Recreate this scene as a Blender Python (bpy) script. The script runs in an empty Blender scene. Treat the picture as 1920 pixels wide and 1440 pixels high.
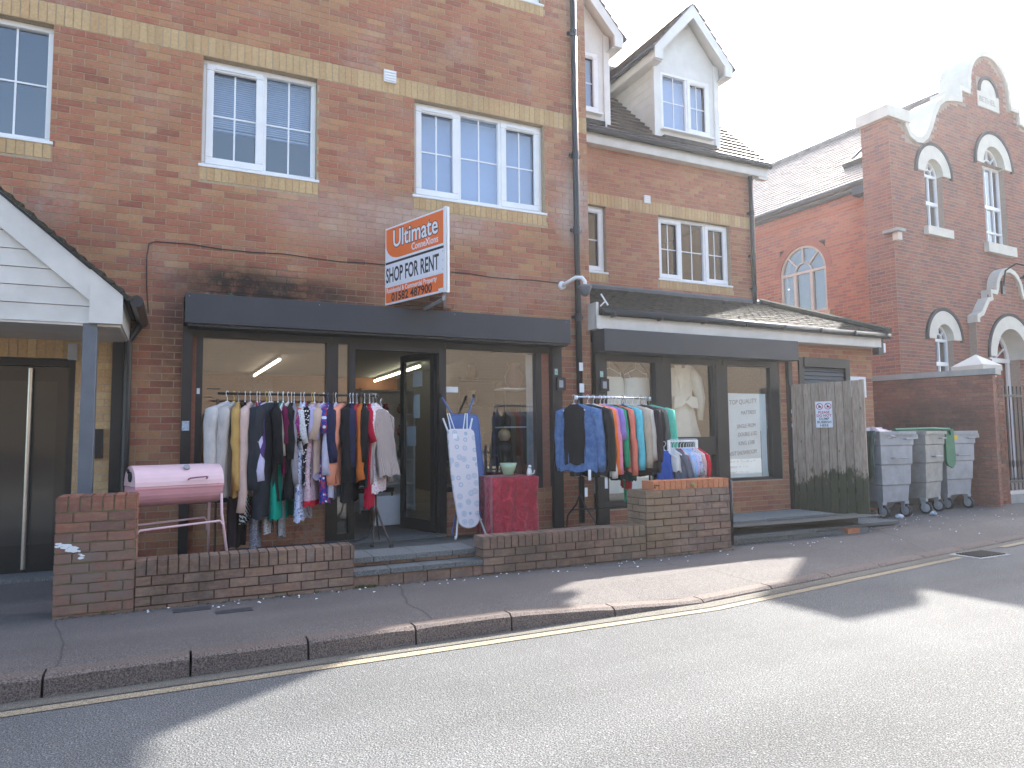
import bpy, math, random
from mathutils import Vector, Matrix, noise
R = math.radians
random.seed(7)
S = bpy.context.scene
COL = S.collection

# ---------------------------------------------------------------- camera, light, exposure
def cam_axes(yaw, pitch, roll):
    cy, sy, cp, sp = math.cos(yaw), math.sin(yaw), math.cos(pitch), math.sin(pitch)
    w = Vector((sy*cp, cy*cp, sp)); r = Vector((cy, -sy, 0)); u = r.cross(w)
    return math.cos(roll)*r+math.sin(roll)*u, -math.sin(roll)*r+math.cos(roll)*u, w
CR, CU, CW = cam_axes(R(25.574), R(4.320), R(-0.618))
CAM = Vector((0, -8.148, 1.297))
cd = bpy.data.cameras.new('camera'); cam = bpy.data.objects.new('camera', cd); COL.objects.link(cam)
cd.sensor_width = 36; cd.lens = 1314.8*36/1920; cd.clip_end = 2000; cd.clip_start = .05
cam.matrix_world = Matrix(((CR.x, CU.x, -CW.x, CAM.x), (CR.y, CU.y, -CW.y, CAM.y), (CR.z, CU.z, -CW.z, CAM.z), (0, 0, 0, 1)))
S.camera = cam
TOSUN = Vector((1.16, .765, 1)).normalized()
wd = bpy.data.worlds.new("World"); S.world = wd; wd.use_nodes = True
wn = wd.node_tree.nodes; bg = wn['Background']; sk = wn.new('ShaderNodeTexSky')
sk.sky_type = 'NISHITA'; sk.sun_disc = False
sk.sun_elevation = math.asin(TOSUN.z); sk.sun_rotation = math.atan2(TOSUN.x, TOSUN.y)
sk.air_density = 1.0; sk.dust_density = 2.5; sk.ozone_density = .55
wd.node_tree.links.new(sk.outputs[0], bg.inputs[0]); bg.inputs[1].default_value = .15
sl = bpy.data.lights.new('sun', 'SUN'); so = bpy.data.objects.new('sun', sl); COL.objects.link(so)
sl.energy = 3.9; sl.angle = R(.55); sl.color = (1, .95, .87)
so.rotation_euler = TOSUN.to_track_quat('Z', 'Y').to_euler(); so.location = (10, 6, 20)
S.view_settings.view_transform = 'Standard'; S.view_settings.look = 'None'
S.view_settings.exposure = 2.1; S.view_settings.gamma = 1; S.view_settings.use_curve_mapping = False

# ---------------------------------------------------------------- helpers
class Frame:
    """u along, z up, d outward"""
    def __init__(s, O, e, up, n): s.O, s.e, s.up, s.n = Vector(O), Vector(e).normalized(), Vector(up).normalized(), Vector(n).normalized()
    def P(s, u, z, d=0): return s.O+u*s.e+z*s.up+d*s.n
    def mat(s, p): return Matrix(((s.e.x, s.up.x, s.n.x, p.x), (s.e.y, s.up.y, s.n.y, p.y), (s.e.z, s.up.z, s.n.z, p.z), (0, 0, 0, 1)))
def FY(y, x=0): return Frame((x, y, 0), (1, 0, 0), (0, 0, 1), (0, -1, 0))   # faces the street
def FXL(x, y=0): return Frame((x, y, 0), (0, 1, 0), (0, 0, 1), (-1, 0, 0))  # faces -X, u = +Y
def FXR(x, y=0): return Frame((x, y, 0), (0, 1, 0), (0, 0, 1), (1, 0, 0))
FZ = Frame((0, 0, 0), (1, 0, 0), (0, 1, 0), (0, 0, 1))                      # horizontal: u=X, z=Y, d=Z
UNIT = Frame((0, 0, 0), (1, 0, 0), (0, 0, 1), (0, -1, 0))
F0 = FY(0)

class MB:
    def __init__(s): s.v = []; s.f = []; s.sm = False
    def add(s, vs, fs):
        o = len(s.v); s.v += [tuple(p) for p in vs]; s.f += [tuple(i+o for i in f) for f in fs]; return s
    def box(s, F, u0, u1, z0, z1, d0, d1, tilt=0):
        vs = [F.P(u, z, d) for d in (d0, d1) for z in (z0, z1) for u in (u0, u1)]
        if tilt:
            vs[6] = F.P(u0, z1, d1-tilt); vs[7] = F.P(u1, z1, d1-tilt)
        return s.add(vs, [(0, 2, 3, 1), (4, 5, 7, 6), (0, 1, 5, 4), (2, 6, 7, 3), (0, 4, 6, 2), (1, 3, 7, 5)])
    def b(s, x0, x1, y0, y1, z0, z1):
        return s.box(FZ, x0, x1, y0, y1, z0, z1)
    def front(s, F, u0, u1, z0, z1, d0, d1, tilt=0):      # five-sided: no back
        vs = [F.P(u, z, d) for d in (d0, d1) for z in (z0, z1) for u in (u0, u1)]
        if tilt:
            vs[6] = F.P(u0, z1, d1-tilt); vs[7] = F.P(u1, z1, d1-tilt)
        return s.add(vs, [(4, 5, 7, 6), (0, 1, 5, 4), (2, 6, 7, 3), (0, 4, 6, 2), (1, 3, 7, 5)])
    def prism(s, F, pts, d0, d1):
        n = len(pts); vs = [F.P(u, z, d0) for u, z in pts]+[F.P(u, z, d1) for u, z in pts]
        return s.add(vs, [tuple(range(n-1, -1, -1)), tuple(range(n, 2*n))]+[(i, (i+1) % n, n+(i+1) % n, n+i) for i in range(n)])
    def strip(s, F, a, b, d0, d1, closed=False):           # solid band between polylines a (outer) and b (inner)
        n = len(a); vs = []
        for i in range(n):
            vs += [F.P(*a[i], d0), F.P(*b[i], d0), F.P(*b[i], d1), F.P(*a[i], d1)]
        fs = []
        for i in range(n-1 if not closed else n):
            o, p = 4*i, 4*((i+1) % n)
            for k in range(4): fs.append((o+k, p+k, p+(k+1) % 4, o+(k+1) % 4))
        if not closed: fs += [(0, 1, 2, 3), (4*n-1, 4*n-2, 4*n-3, 4*n-4)]
        return s.add(vs, fs)
    def ring(s, F, cu, cz, r0, r1, d0, d1, a0=0, a1=180, n=20):
        A = [R(a0+(a1-a0)*i/n) for i in range(n+1)]
        return s.strip(F, [(cu+r1*math.cos(t), cz+r1*math.sin(t)) for t in A], [(cu+r0*math.cos(t), cz+r0*math.sin(t)) for t in A], d0, d1)
    def tube(s, path, r, n=8, close=True):
        path = [Vector(p) for p in path]; rr = r if isinstance(r, (list, tuple)) else [r]*len(path)
        o = len(s.v); px = None
        for i, p in enumerate(path):
            t = (path[min(i+1, len(path)-1)]-path[max(i-1, 0)]).normalized()
            if px is None:
                px = t.orthogonal().normalized()
            px = (px-t*px.dot(t)).normalized(); py = t.cross(px)
            for k in range(n):
                a = 2*math.pi*k/n; s.v.append(tuple(p+rr[i]*(math.cos(a)*px+math.sin(a)*py)))
        for i in range(len(path)-1):
            for k in range(n):
                s.f.append((o+i*n+k, o+i*n+(k+1) % n, o+(i+1)*n+(k+1) % n, o+(i+1)*n+k))
        if close:
            s.f.append(tuple(o+k for k in range(n-1, -1, -1))); q = o+(len(path)-1)*n; s.f.append(tuple(q+k for k in range(n)))
        return s
    def lathe(s, c, prof, n=16, ax=(0, 0, 1)):
        ax = Vector(ax).normalized(); px = ax.orthogonal().normalized(); py = ax.cross(px); c = Vector(c); o = len(s.v)
        for r, h in prof:
            for k in range(n):
                a = 2*math.pi*k/n; s.v.append(tuple(c+ax*h+r*(math.cos(a)*px+math.sin(a)*py)))
        for i in range(len(prof)-1):
            for k in range(n): s.f.append((o+i*n+k, o+i*n+(k+1) % n, o+(i+1)*n+(k+1) % n, o+(i+1)*n+k))
        s.f.append(tuple(o+k for k in range(n-1, -1, -1))); q = o+(len(prof)-1)*n; s.f.append(tuple(q+k for k in range(n)))
        return s
    def grid(s, rows):
        o = len(s.v); m = len(rows[0])
        for r in rows: s.v += [tuple(p) for p in r]
        for i in range(len(rows)-1):
            for k in range(m-1): s.f.append((o+i*m+k, o+i*m+k+1, o+(i+1)*m+k+1, o+(i+1)*m+k))
        return s
    def mesh(s, name, m=None, smooth=False):
        me = bpy.data.meshes.new(name); me.from_pydata(s.v, [], s.f)
        if m: me.materials.append(m)
        if smooth:
            for p in me.polygons: p.use_smooth = True
        me.update(); return me

def setp(o, label=None, cat=None, group=None, kind=None):
    if label: o['label'] = label
    if cat: o['category'] = cat
    if group: o['group'] = group
    if kind: o['kind'] = kind
    return o
def root(name, label, cat, loc, rz=0, group=None):
    o = bpy.data.objects.new(name, None); COL.objects.link(o); o.location = loc; o.rotation_euler = (0, 0, rz)
    o.empty_display_size = .2
    return setp(o, label, cat, group)
def part(mb, name, m, parent, label=None, kind=None, smooth=False, local=False):
    me = mb.mesh(name, m, smooth) if isinstance(mb, MB) else mb
    o = bpy.data.objects.new(name, me); COL.objects.link(o)
    if parent is not None:
        o.parent = parent
        if parent.type == 'EMPTY' and not local: o.matrix_parent_inverse = Matrix.Translation(-parent.location)
    return setp(o, label, None, None, kind)
def solo(mb, name, m, label=None, cat=None, group=None, kind=None, smooth=False):
    me = mb.mesh(name, m, smooth)
    o = bpy.data.objects.new(name, me); COL.objects.link(o)
    return setp(o, label, cat, group, kind)
def bevel(o, w=.01, seg=2, ang=40):
    md = o.modifiers.new('bevel', 'BEVEL'); md.width = w; md.segments = seg; md.limit_method = 'ANGLE'; md.angle_limit = R(ang); return o
def px(p):
    d = Vector(p)-CAM; z = d.dot(CW)
    if z < .1: return None
    return 960+1314.8*d.dot(CR)/z, 720-1314.8*d.dot(CU)/z, z

def bricks(par, F, u0, u1, z0, z1, m, holes=(), circ=(), top=None, pu=.225, pz=.075, g=.010, nvis=300, back=-.02, proud=.0045,
           jit=.0015, tilt=0, bond=.5, hide=None, name='brick', clip=None, uoff=0, local=False, rag=0, rest='brick_field'):
    """lay pieces row by row; the ones that show largest become single objects, the others one mesh"""
    rects = []; row = 0; z = z0
    while z < z1-.012:
        u = u0-(pu*bond if row % 2 else 0)+uoff
        while u < u1-.012:
            q = [(max(u, u0)+g/2, min(u+pu, u1)-g/2, z+g/2, min(z+pz, z1)-g/2)]
            for h in holes:
                nq = []
                for a, b, c, d in q:
                    if b <= h[0] or a >= h[1] or d <= h[2] or c >= h[3]: nq.append((a, b, c, d)); continue
                    if h[0]-a > .02: nq.append((a, h[0]-g/2, c, d))
                    if b-h[1] > .02: nq.append((h[1]+g/2, b, c, d))
                    a2, b2 = max(a, h[0]), min(b, h[1])
                    if h[2]-c > .02: nq.append((a2, b2, c, h[2]-g/2))
                    if d-h[3] > .02: nq.append((a2, b2, h[3]+g/2, d))
                q = nq
            for a, b, c, d in q:
                if b-a < .015 or d-c < .015: continue
                cu, cz = (a+b)/2, (c+d)/2
                if any((cu-x)**2+(cz-y)**2 < r*r for x, y, r in circ): continue
                if top and d > top(cu): continue
                if clip and not clip(cu, cz): continue
                rects.append((a, b, c, d))
            u += pu
        z += pz; row += 1
    sc = []
    for i, (a, b, c, d) in enumerate(rects):
        w = F.P((a+b)/2, (c+d)/2, 0); q = px(w)
        if local or q is None or not (0 < q[0] < 1920 and 0 < q[1] < 1440) or (hide and hide(w, q)): continue
        sc.append((-(b-a)*(d-c)/q[2]**2, i))
    sc.sort(); pick = set(i for _, i in sc[:nvis])
    mb = MB(); cache = {}; inv = Matrix.Translation(-par.location) if par.type == 'EMPTY' else Matrix()
    for i, (a, b, c, d) in enumerate(rects):
        j = random.uniform(-jit, jit); rg = random.uniform(-rag, rag)
        if i in pick:
            key = (round(b-a, 3), round(d-c, 3))
            if key not in cache:
                UF = Frame((0, 0, 0), (1, 0, 0), (0, 1, 0), (0, 0, 1))
                cache[key] = MB().front(UF, -(b-a)/2, (b-a)/2, -(d-c)/2, (d-c)/2, back, proud, tilt).mesh(name, m)
            o = bpy.data.objects.new(name, cache[key]); o.parent = par; o.matrix_parent_inverse = inv
            o.matrix_basis = F.mat(F.P((a+b)/2, (c+d)/2+rg, j)); COL.objects.link(o)
        else: mb.front(F, a, b, c+rg, d+rg, back, proud+j, tilt)
    if mb.v: part(mb, rest, m, par, kind='stuff')

# ---------------------------------------------------------------- materials
class NT:
    def __init__(s, name, rough=.7, metal=0, spec=.5):
        s.m = bpy.data.materials.new(name); s.m.use_nodes = True; s.t = s.m.node_tree; s.b = s.t.nodes['Principled BSDF']
        s.b.inputs['Roughness'].default_value = rough; s.b.inputs['Metallic'].default_value = metal
        s.b.inputs['Specular IOR Level'].default_value = spec
    def n(s, t, **k):
        x = s.t.nodes.new('ShaderNode'+t)
        for a, v in k.items(): setattr(x, a, v)
        return x
    def l(s, a, b): s.t.links.new(a, b)
    def val(s, x, sock):
        if isinstance(x, (int, float)): sock.default_value = x
        elif isinstance(x, tuple): sock.default_value = x if len(x) == 4 or len(sock.default_value) == 3 else x+(1,)
        else: s.l(x, sock)
    def pos(s, obj=False):
        if obj: return s.n('TexCoord').outputs['Object']
        return s.n('NewGeometry').outputs['Position']
    def noise(s, vec, sc, det=3, ro=.55, dist=0):
        x = s.n('TexNoise'); s.l(vec, x.inputs['Vector']); x.inputs['Scale'].default_value = sc; x.inputs['Detail'].default_value = det
        x.inputs['Roughness'].default_value = ro; x.inputs['Distortion'].default_value = dist; return x.outputs['Fac']
    def ramp(s, f, stops, interp='LINEAR'):
        x = s.n('ValToRGB'); x.color_ramp.interpolation = interp; e = x.color_ramp.elements
        while len(e) < len(stops): e.new(.5)
        for i, (p, c) in enumerate(stops):
            e[i].position = p; e[i].color = (c if isinstance(c, tuple) else (c, c, c))+(1,) if not (isinstance(c, tuple) and len(c) == 4) else c
        s.l(f, x.inputs[0]); return x.outputs[0]
    def mix(s, f, a, b, mode='MIX'):
        x = s.n('Mix', data_type='RGBA', blend_type=mode); s.val(f, x.inputs[0]); s.val(a, x.inputs[6]); s.val(b, x.inputs[7]); return x.outputs[2]
    def math(s, op, a, b=0, c=None):
        x = s.n('Math', operation=op); s.val(a, x.inputs[0]); s.val(b, x.inputs[1])
        if c is not None: s.val(c, x.inputs[2])
        return x.outputs[0]
    def scale(s, vec, v):
        x = s.n('Mapping'); s.l(vec, x.inputs[0]); x.inputs['Scale'].default_value = v; return x.outputs[0]
    def sep(s, vec): x = s.n('SeparateXYZ'); s.l(vec, x.inputs[0]); return x.outputs
    def blob(s, vec, c, r):           # 1 inside an ellipsoid of centre c, radii r, falling to 0
        a = s.n('VectorMath', operation='SUBTRACT'); s.l(vec, a.inputs[0]); a.inputs[1].default_value = c
        b = s.n('VectorMath', operation='DIVIDE'); s.l(a.outputs[0], b.inputs[0]); b.inputs[1].default_value = r
        d = s.n('VectorMath', operation='LENGTH'); s.l(b.outputs[0], d.inputs[0])
        x = s.n('MapRange'); s.l(d.outputs['Value'], x.inputs[0]); x.inputs[1].default_value = 1; x.inputs[2].default_value = .35; x.inputs[3].default_value = 0; x.inputs[4].default_value = 1
        return x.outputs[0]
    def bump(s, h, st=.3, dist=.01):
        x = s.n('Bump'); x.inputs['Strength'].default_value = st; x.inputs['Distance'].default_value = dist; s.l(h, x.inputs['Height']); s.l(x.outputs[0], s.b.inputs['Normal'])
    def col(s, c): s.val(c, s.b.inputs['Base Color']); return s.m

def plain(name, c, rough=.6, var=.12, sc=12, metal=0, bump=0, bsc=60, obj=False, spec=.5, dirt=0, dirtcol=(.05, .045, .03)):
    t = NT(name, rough, metal, spec); p = t.pos(obj)
    f = t.noise(p, sc); c1 = tuple(max(0, x*(1-var)) for x in c); c2 = tuple(x*(1+var) for x in c)
    k = t.ramp(f, [(.3, c1), (.7, c2)])
    if dirt:
        g = t.noise(p, 2.3, 5, .65); k = t.mix(t.math('MULTIPLY', t.ramp(g, [(.45, 0.), (.75, 1.)]), dirt), k, dirtcol)
    if bump: t.bump(t.noise(p, bsc, 4), bump, .004)
    return t.col(k)

def brickmat(name, cols, pale=.25, stain=(), moss=0, seed=0, dark=.0, palecol=(.46, .37, .32), zpale=None):
    t = NT(name, .88, 0, .25); p = t.pos(); g = t.n('NewGeometry'); oi = t.n('ObjectInfo')
    r = t.math('FRACT', t.math('ADD', g.outputs['Random Per Island'], oi.outputs['Random']))
    n = len(cols); cols = [tuple(x*1.06+y*.05 for x, y in zip(c, (.42, .36, .31))) for c in cols]; k = t.ramp(r, [(i/max(1, n-1)*.98, c) for i, c in enumerate(cols)])
    f = t.noise(p, 38, 4, .7); k = t.mix(.55, k, t.ramp(f, [(.25, .55), (.75, 1.25)]), 'MULTIPLY'); bf = t.noise(p, .55, 4, .65); k = t.mix(.6, k, t.ramp(bf, [(.32, .8), (.68, 1.3)]), 'MULTIPLY')
    st = t.noise(t.scale(p, (1, 1, 5)), 9, 3); k = t.mix(t.math('MULTIPLY', t.ramp(st, [(.5, 0.), (.72, 1.)]), .35), k, (.42, .27, .13))
    w = t.noise(p, 1.15+seed*.1, 4, .6); w2 = t.noise(p, 17, 4, .7)
    e = t.math('MULTIPLY', t.ramp(w, [(.52, 0.), (.72, 1.)]), t.ramp(w2, [(.35, 0.), (.65, 1.)]))
    k = t.mix(t.math('MULTIPLY', e, pale*2.2), k, palecol)
    if dark:
        q = t.noise(p, .9, 5, .7); k = t.mix(t.math('MULTIPLY', t.ramp(q, [(.45, 0.), (.68, 1.)]), dark), k, (.035, .03, .022))
    for c, rad, colr, a in stain:
        b = t.math('MULTIPLY', t.blob(p, c, rad), t.ramp(t.noise(p, 6, 5, .7), [(.28, .25), (.55, 1.)])); k = t.mix(t.math('MULTIPLY', b, a), k, colr)
    t.bump(t.noise(p, 110, 4, .7), .35, .004)
    return t.col(k)

A_ST = [((.55, 0, 2.98), (.75, .6, .34), (.02, .018, .016), .92), ((1.3, 0, 2.95), (1.0, .6, .25), (.025, .022, .02), .85), ((.0, 0, 2.3), (.35, .6, .9), (.04, .03, .025), .6),
        ((2.9, 0, 4.0), (1.1, .6, .35), (.5, .42, .38), .5), ((4.9, 0, 4.4), (.4, .6, .7), (.5, .42, .38), .7), ((1.9, 0, 3.9), (1.3, .6, .5), (.5, .4, .35), .45)]
M = {}
M['brickA'] = brickmat('red_brick', [(.30, .105, .062), (.36, .14, .08), (.25, .085, .055), (.38, .19, .095), (.33, .12, .07), (.40, .22, .11), (.29, .12, .08)], .36, A_ST)
M['brickB'] = brickmat('red_brick_annexe', [(.31, .11, .065), (.36, .15, .08), (.27, .09, .06), (.38, .2, .1), (.33, .125, .07)], .12, [], seed=2)
M['ochre'] = brickmat('ochre_brick', [(.46, .32, .16), (.50, .35, .18), (.42, .28, .14), (.46, .29, .14)], .08)
M['brickL'] = brickmat('garden_wall_brick', [(.17, .105, .08), (.21, .125, .09), (.145, .10, .08), (.22, .14, .105)], .25, [((4.6, -1.9, .45), (.7, 1, .6), (.26, .20, .09), .3)], dark=.55)
M['brickP'] = brickmat('gate_pillar_brick', [(.22, .085, .055), (.26, .095, .06), (.15, .07, .055), (.27, .11, .07)], .35, [((-.52, -1.95, .28), (.6, 1, .55), (.19, .15, .125), .8)], dark=.3)
M['brickO'] = brickmat('orange_perforated_brick', [(.42, .14, .06), (.46, .17, .07), (.38, .12, .06)], .05)
M['brickC'] = brickmat('chapel_brick', [(.23, .075, .05), (.27, .09, .06), (.17, .065, .055), (.29, .11, .065), (.14, .06, .055), (.25, .10, .07)], .1, seed=3)
M['brickS'] = brickmat('chapel_side_brick', [(.36, .10, .05), (.40, .13, .06), (.32, .085, .05), (.28, .09, .06)], .05, seed=4)
M['brickW'] = brickmat('boundary_brick', [(.22, .085, .06), (.26, .1, .07), (.17, .07, .055), (.28, .12, .08)], .12, [((12.4, 0, 1.5), (.8, 1.6, .5), (.03, .022, .02), .6)], dark=.5, seed=5)
M['blackbrick'] = plain('black_hood_brick', (.035, .033, .035), .8)
def mortar(name, c, c2=None):
    t = NT(name, .95, 0, .1); p = t.pos(); k = t.ramp(t.noise(p, 25, 3), [(.3, tuple(x*.75 for x in c)), (.7, c)])
    b = t.blob(p, (.8, 0, 2.95), (1.3, .6, .4)); k = t.mix(t.math('MULTIPLY', b, .9), k, (.02, .02, .016)); t.bump(t.noise(p, 150, 3), .3, .003); return t.col(k)
M['mortar'] = mortar('tan_mortar', (.46, .36, .25)); M['mortarL'] = mortar('dark_mortar', (.10, .075, .05)); M['mortarC'] = mortar('pale_mortar', (.40, .30, .24))
M['mortarP'] = mortar('green_grey_mortar', (.24, .23, .14))
M['mortarW'] = mortar('brown_mortar', (.16, .11, .08))
M['upvc'] = plain('white_upvc', (.78, .79, .79), .35, .04, 5)
M['upvcd'] = plain('weathered_white_upvc', (.62, .60, .56), .45, .06, 5, dirt=.25, dirtcol=(.3, .3, .25))
M['bar'] = plain('glazing_bar_white', (.75, .78, .8), .4, .02)
M['black'] = plain('black_frame_paint', (.014, .015, .017), .38, .2, 5)
M['fascia'] = plain('charcoal_fascia', (.032, .036, .045), .45, .12, 3, dirt=.2, dirtcol=(.06, .06, .06))
M['blackpl'] = plain('black_plastic_pipe', (.018, .02, .024), .35, .2, 4)
M['postgrey'] = plain('blue_grey_paint', (.115, .13, .15), .5, .1, 6, dirt=.2)
M['slate'] = plain('dark_roof_tile', (.05, .044, .038), .7, .5, 7, bump=.6, bsc=40, spec=.3, dirt=.4, dirtcol=(.07, .07, .035))
M['tileB'] = plain('brown_roof_tile', (.09, .068, .058), .5, .25, 5, bump=.3, bsc=50)
M['slateC'] = plain('grey_slate', (.16, .145, .14), .42, .3, 4, bump=.2, bsc=30)
M['moss'] = plain('mossy_tile', (.04, .036, .026), .85, .4, 9, bump=.8, bsc=30, dirt=.5, dirtcol=(.06, .07, .02))
M['stone'] = plain('cream_render', (.60, .57, .49), .7, .08, 3, bump=.1, dirt=.12, dirtcol=(.3, .28, .2))
M['stoneg'] = plain('grey_cement_coping', (.36, .36, .34), .85, .12, 4, bump=.3, dirt=.35, dirtcol=(.14, .14, .12))
M['galv'] = plain('galvanised_steel', (.34, .36, .39), .5, .15, 7, metal=.15, dirt=.25, dirtcol=(.14, .12, .1))
M['galv2'] = plain('dull_galvanised_steel', (.29, .29, .28), .55, .15, 9, metal=.1, dirt=.45, dirtcol=(.12, .1, .08))
M['chrome'] = plain('chrome', (.75, .75, .76), .18, .03, metal=1)
M['steel'] = plain('brushed_steel', (.52, .5, .46), .3, .08, metal=.9)
M['darkmetal'] = plain('dark_rack_metal', (.03, .028, .027), .4, .1, metal=.5)
M['brown_rack'] = plain('bronze_rack_metal', (.07, .05, .04), .45, .1, metal=.5)
M['pink'] = plain('pink_enamel', (.72, .36, .40), .32, .05, 6, dirt=.15, dirtcol=(.4, .25, .22))
M['pinkl'] = plain('pale_pink_enamel', (.76, .52, .54), .3, .04, 6)
M['sooty'] = plain('sooty_black', (.02, .016, .015), .8)
M['white'] = plain('white_paint', (.8, .8, .78), .5, .04)
M['plast'] = plain('white_plastic', (.75, .76, .77), .35, .03)
M['green'] = plain('green_plastic_lid', (.01, .16, .085), .4, .15)
M['greend'] = plain('dark_green_lid', (.012, .045, .035), .45, .15)
M['rubber'] = plain('black_rubber', (.02, .02, .02), .8)
M['paper'] = plain('white_paper', (.72, .75, .77), .7, .04)
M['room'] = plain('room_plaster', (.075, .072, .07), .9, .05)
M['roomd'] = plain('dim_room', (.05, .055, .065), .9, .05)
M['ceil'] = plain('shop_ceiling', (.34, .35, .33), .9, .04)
M['wood'] = plain('worn_wood', (.22, .13, .07), .6, .2)
M['denimblue'] = plain('blue_ironing_mesh', (.07, .13, .34), .5, .1)
M['orange'] = plain('sign_orange', (.80, .16, .03), .5, .03)
M['signwhite'] = plain('sign_white', (.74, .75, .80), .5, .03)
M['signink'] = plain('sign_black_ink', (.02, .018, .025), .6)
M['marker'] = plain('faded_marker', (.24, .27, .30), .8)
M['inkgrey'] = plain('marker_ink', (.10, .11, .12), .7)
M['inkred'] = plain('sign_magenta_ink', (.45, .03, .10), .6)
M['yellow'] = plain('yellow_sticker', (.7, .5, .05), .6)

def glassmat(name, tint=(.92, .95, .95), boost=1.3, base=.05, rough=.0):
    m = bpy.data.materials.new(name); m.use_nodes = True; t = m.node_tree; t.nodes.clear()
    o = t.nodes.new('ShaderNodeOutputMaterial'); tr = t.nodes.new('ShaderNodeBsdfTransparent'); gl = t.nodes.new('ShaderNodeBsdfGlossy')
    lw = t.nodes.new('ShaderNodeLayerWeight'); lw.inputs[0].default_value = .5; fr = t.nodes.new('ShaderNodeMath'); fr.operation = 'POWER'; fr.inputs[1].default_value = 4.5; t.links.new(lw.outputs['Facing'], fr.inputs[0]); mu = t.nodes.new('ShaderNodeMath'); mu.operation = 'MULTIPLY_ADD'
    mu.inputs[1].default_value = boost; mu.inputs[2].default_value = base; mx = t.nodes.new('ShaderNodeMixShader'); mu.use_clamp = True
    tr.inputs[0].default_value = tint+(1,); gl.inputs['Roughness'].default_value = rough; gl.inputs[0].default_value = (1, 1, 1, 1)
    t.links.new(fr.outputs[0], mu.inputs[0]); t.links.new(mu.outputs[0], mx.inputs[0]); t.links.new(tr.outputs[0], mx.inputs[1]); t.links.new(gl.outputs[0], mx.inputs[2]); t.links.new(mx.outputs[0], o.inputs[0])
    return m
M['glass'] = glassmat('shop_glass', (.88, .92, .92), boost=1.0, base=.17)
M['dglass'] = glassmat('double_glazing', (.72, .80, .92), 1.2, .15)
M['film'] = glassmat('clear_garment_film', (.93, .95, .95), .6, .05, .3)
def lampmat(name, c, st):
    t = NT(name); t.b.inputs['Emission Color'].default_value = c+(1,); t.b.inputs['Emission Strength'].default_value = st; return t.col((.8, .8, .8))
M['tube'] = lampmat('warm_tube_light', (1, .78, .6), 2.4)
M['tube2'] = lampmat('cool_tube_light', (1, .93, .68), 4.0)

def asphalt(name, c, speck, rough, bumpst, spec=.5, sc=170, crack=0, stains=()):
    t = NT(name, rough, 0, spec); p = t.pos()
    f = t.noise(p, sc, 2, .8); v = t.n('TexVoronoi'); v.inputs['Scale'].default_value = sc*.65; t.l(p, v.inputs['Vector'])
    k = t.ramp(v.outputs['Color'] if False else f, [(.36, tuple(x*.35 for x in c)), (.5, c), (.64, tuple(min(1, x*speck) for x in c))])
    tr = t.noise(t.scale(p, (.05, 1, 1)), 1.3, 3, .6); k = t.mix(.6, k, t.ramp(tr, [(.35, .82), (.65, 1.12)]), 'MULTIPLY')
    big = t.noise(p, .8, 4, .6); k = t.mix(.5, k, t.ramp(big, [(.3, .72), (.7, 1.2)]), 'MULTIPLY')
    rc = t.n('SeparateColor'); t.l(v.outputs['Color'], rc.inputs[0]); k = t.mix(t.ramp(rc.outputs[0], [(.9, 0.), (.95, .18)]), k, tuple(min(1, x*speck*1.5) for x in c))
    if crack:
        cv = t.n('TexVoronoi', feature='DISTANCE_TO_EDGE'); cv.inputs['Scale'].default_value = .33
        dv = t.n('VectorMath', operation='ADD'); t.l(p, dv.inputs[0]); nn = t.n('TexNoise'); nn.inputs['Scale'].default_value = .8; t.l(p, nn.inputs['Vector']); ds = t.n('VectorMath', operation='SCALE'); ds.inputs['Scale'].default_value = .35; t.l(nn.outputs['Color'], ds.inputs[0]); t.l(ds.outputs[0], dv.inputs[1]); t.l(dv.outputs[0], cv.inputs['Vector'])
        k = t.mix(t.math('MULTIPLY', t.ramp(cv.outputs['Distance'], [(.0, 1.), (.0035, 0.)]), crack), k, (.02, .02, .018))
    for cc, rad, colr, a in stains:
        b = t.math('MULTIPLY', t.blob(p, cc, rad), t.ramp(t.noise(p, 5, 5, .7), [(.3, .3), (.6, 1.)])); k = t.mix(t.math('MULTIPLY', b, a), k, colr)
    t.bump(t.math('ADD', f, t.math('MULTIPLY', v.outputs['Distance'], .8)), bumpst, .006)
    return t.col(k)
M['road'] = asphalt('road_asphalt', (.112, .114, .114), 2.2, .85, .8, .2, 125)
M['pave'] = asphalt('pavement_asphalt', (.115, .103, .097), 2.2, .85, .5, .25, 190, crack=.5)
M['gutter'] = asphalt('gutter_strip', (.13, .12, .10), 1.9, .85, .4, .25, 200)
M['kerb'] = asphalt('kerb_granite', (.145, .115, .10), 1.6, .85, .4, .3, 110)
M['slab'] = asphalt('step_slab_concrete', (.15, .155, .15), 1.6, .85, .4, .3, 140)
M['terr'] = asphalt('terrace_concrete', (.095, .095, .085), 1.6, .85, .4, .3, 120)
M['yline'] = asphalt('yellow_line_paint', (.29, .24, .165), 1.6, .85, .3, .25, 150)
M['rline'] = asphalt('white_road_paint', (.6, .6, .58), 1.2, .6, .3, .4, 150)
M['ground'] = plain('rough_ground', (.09, .085, .07), .95, .3, 1.5)

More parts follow.
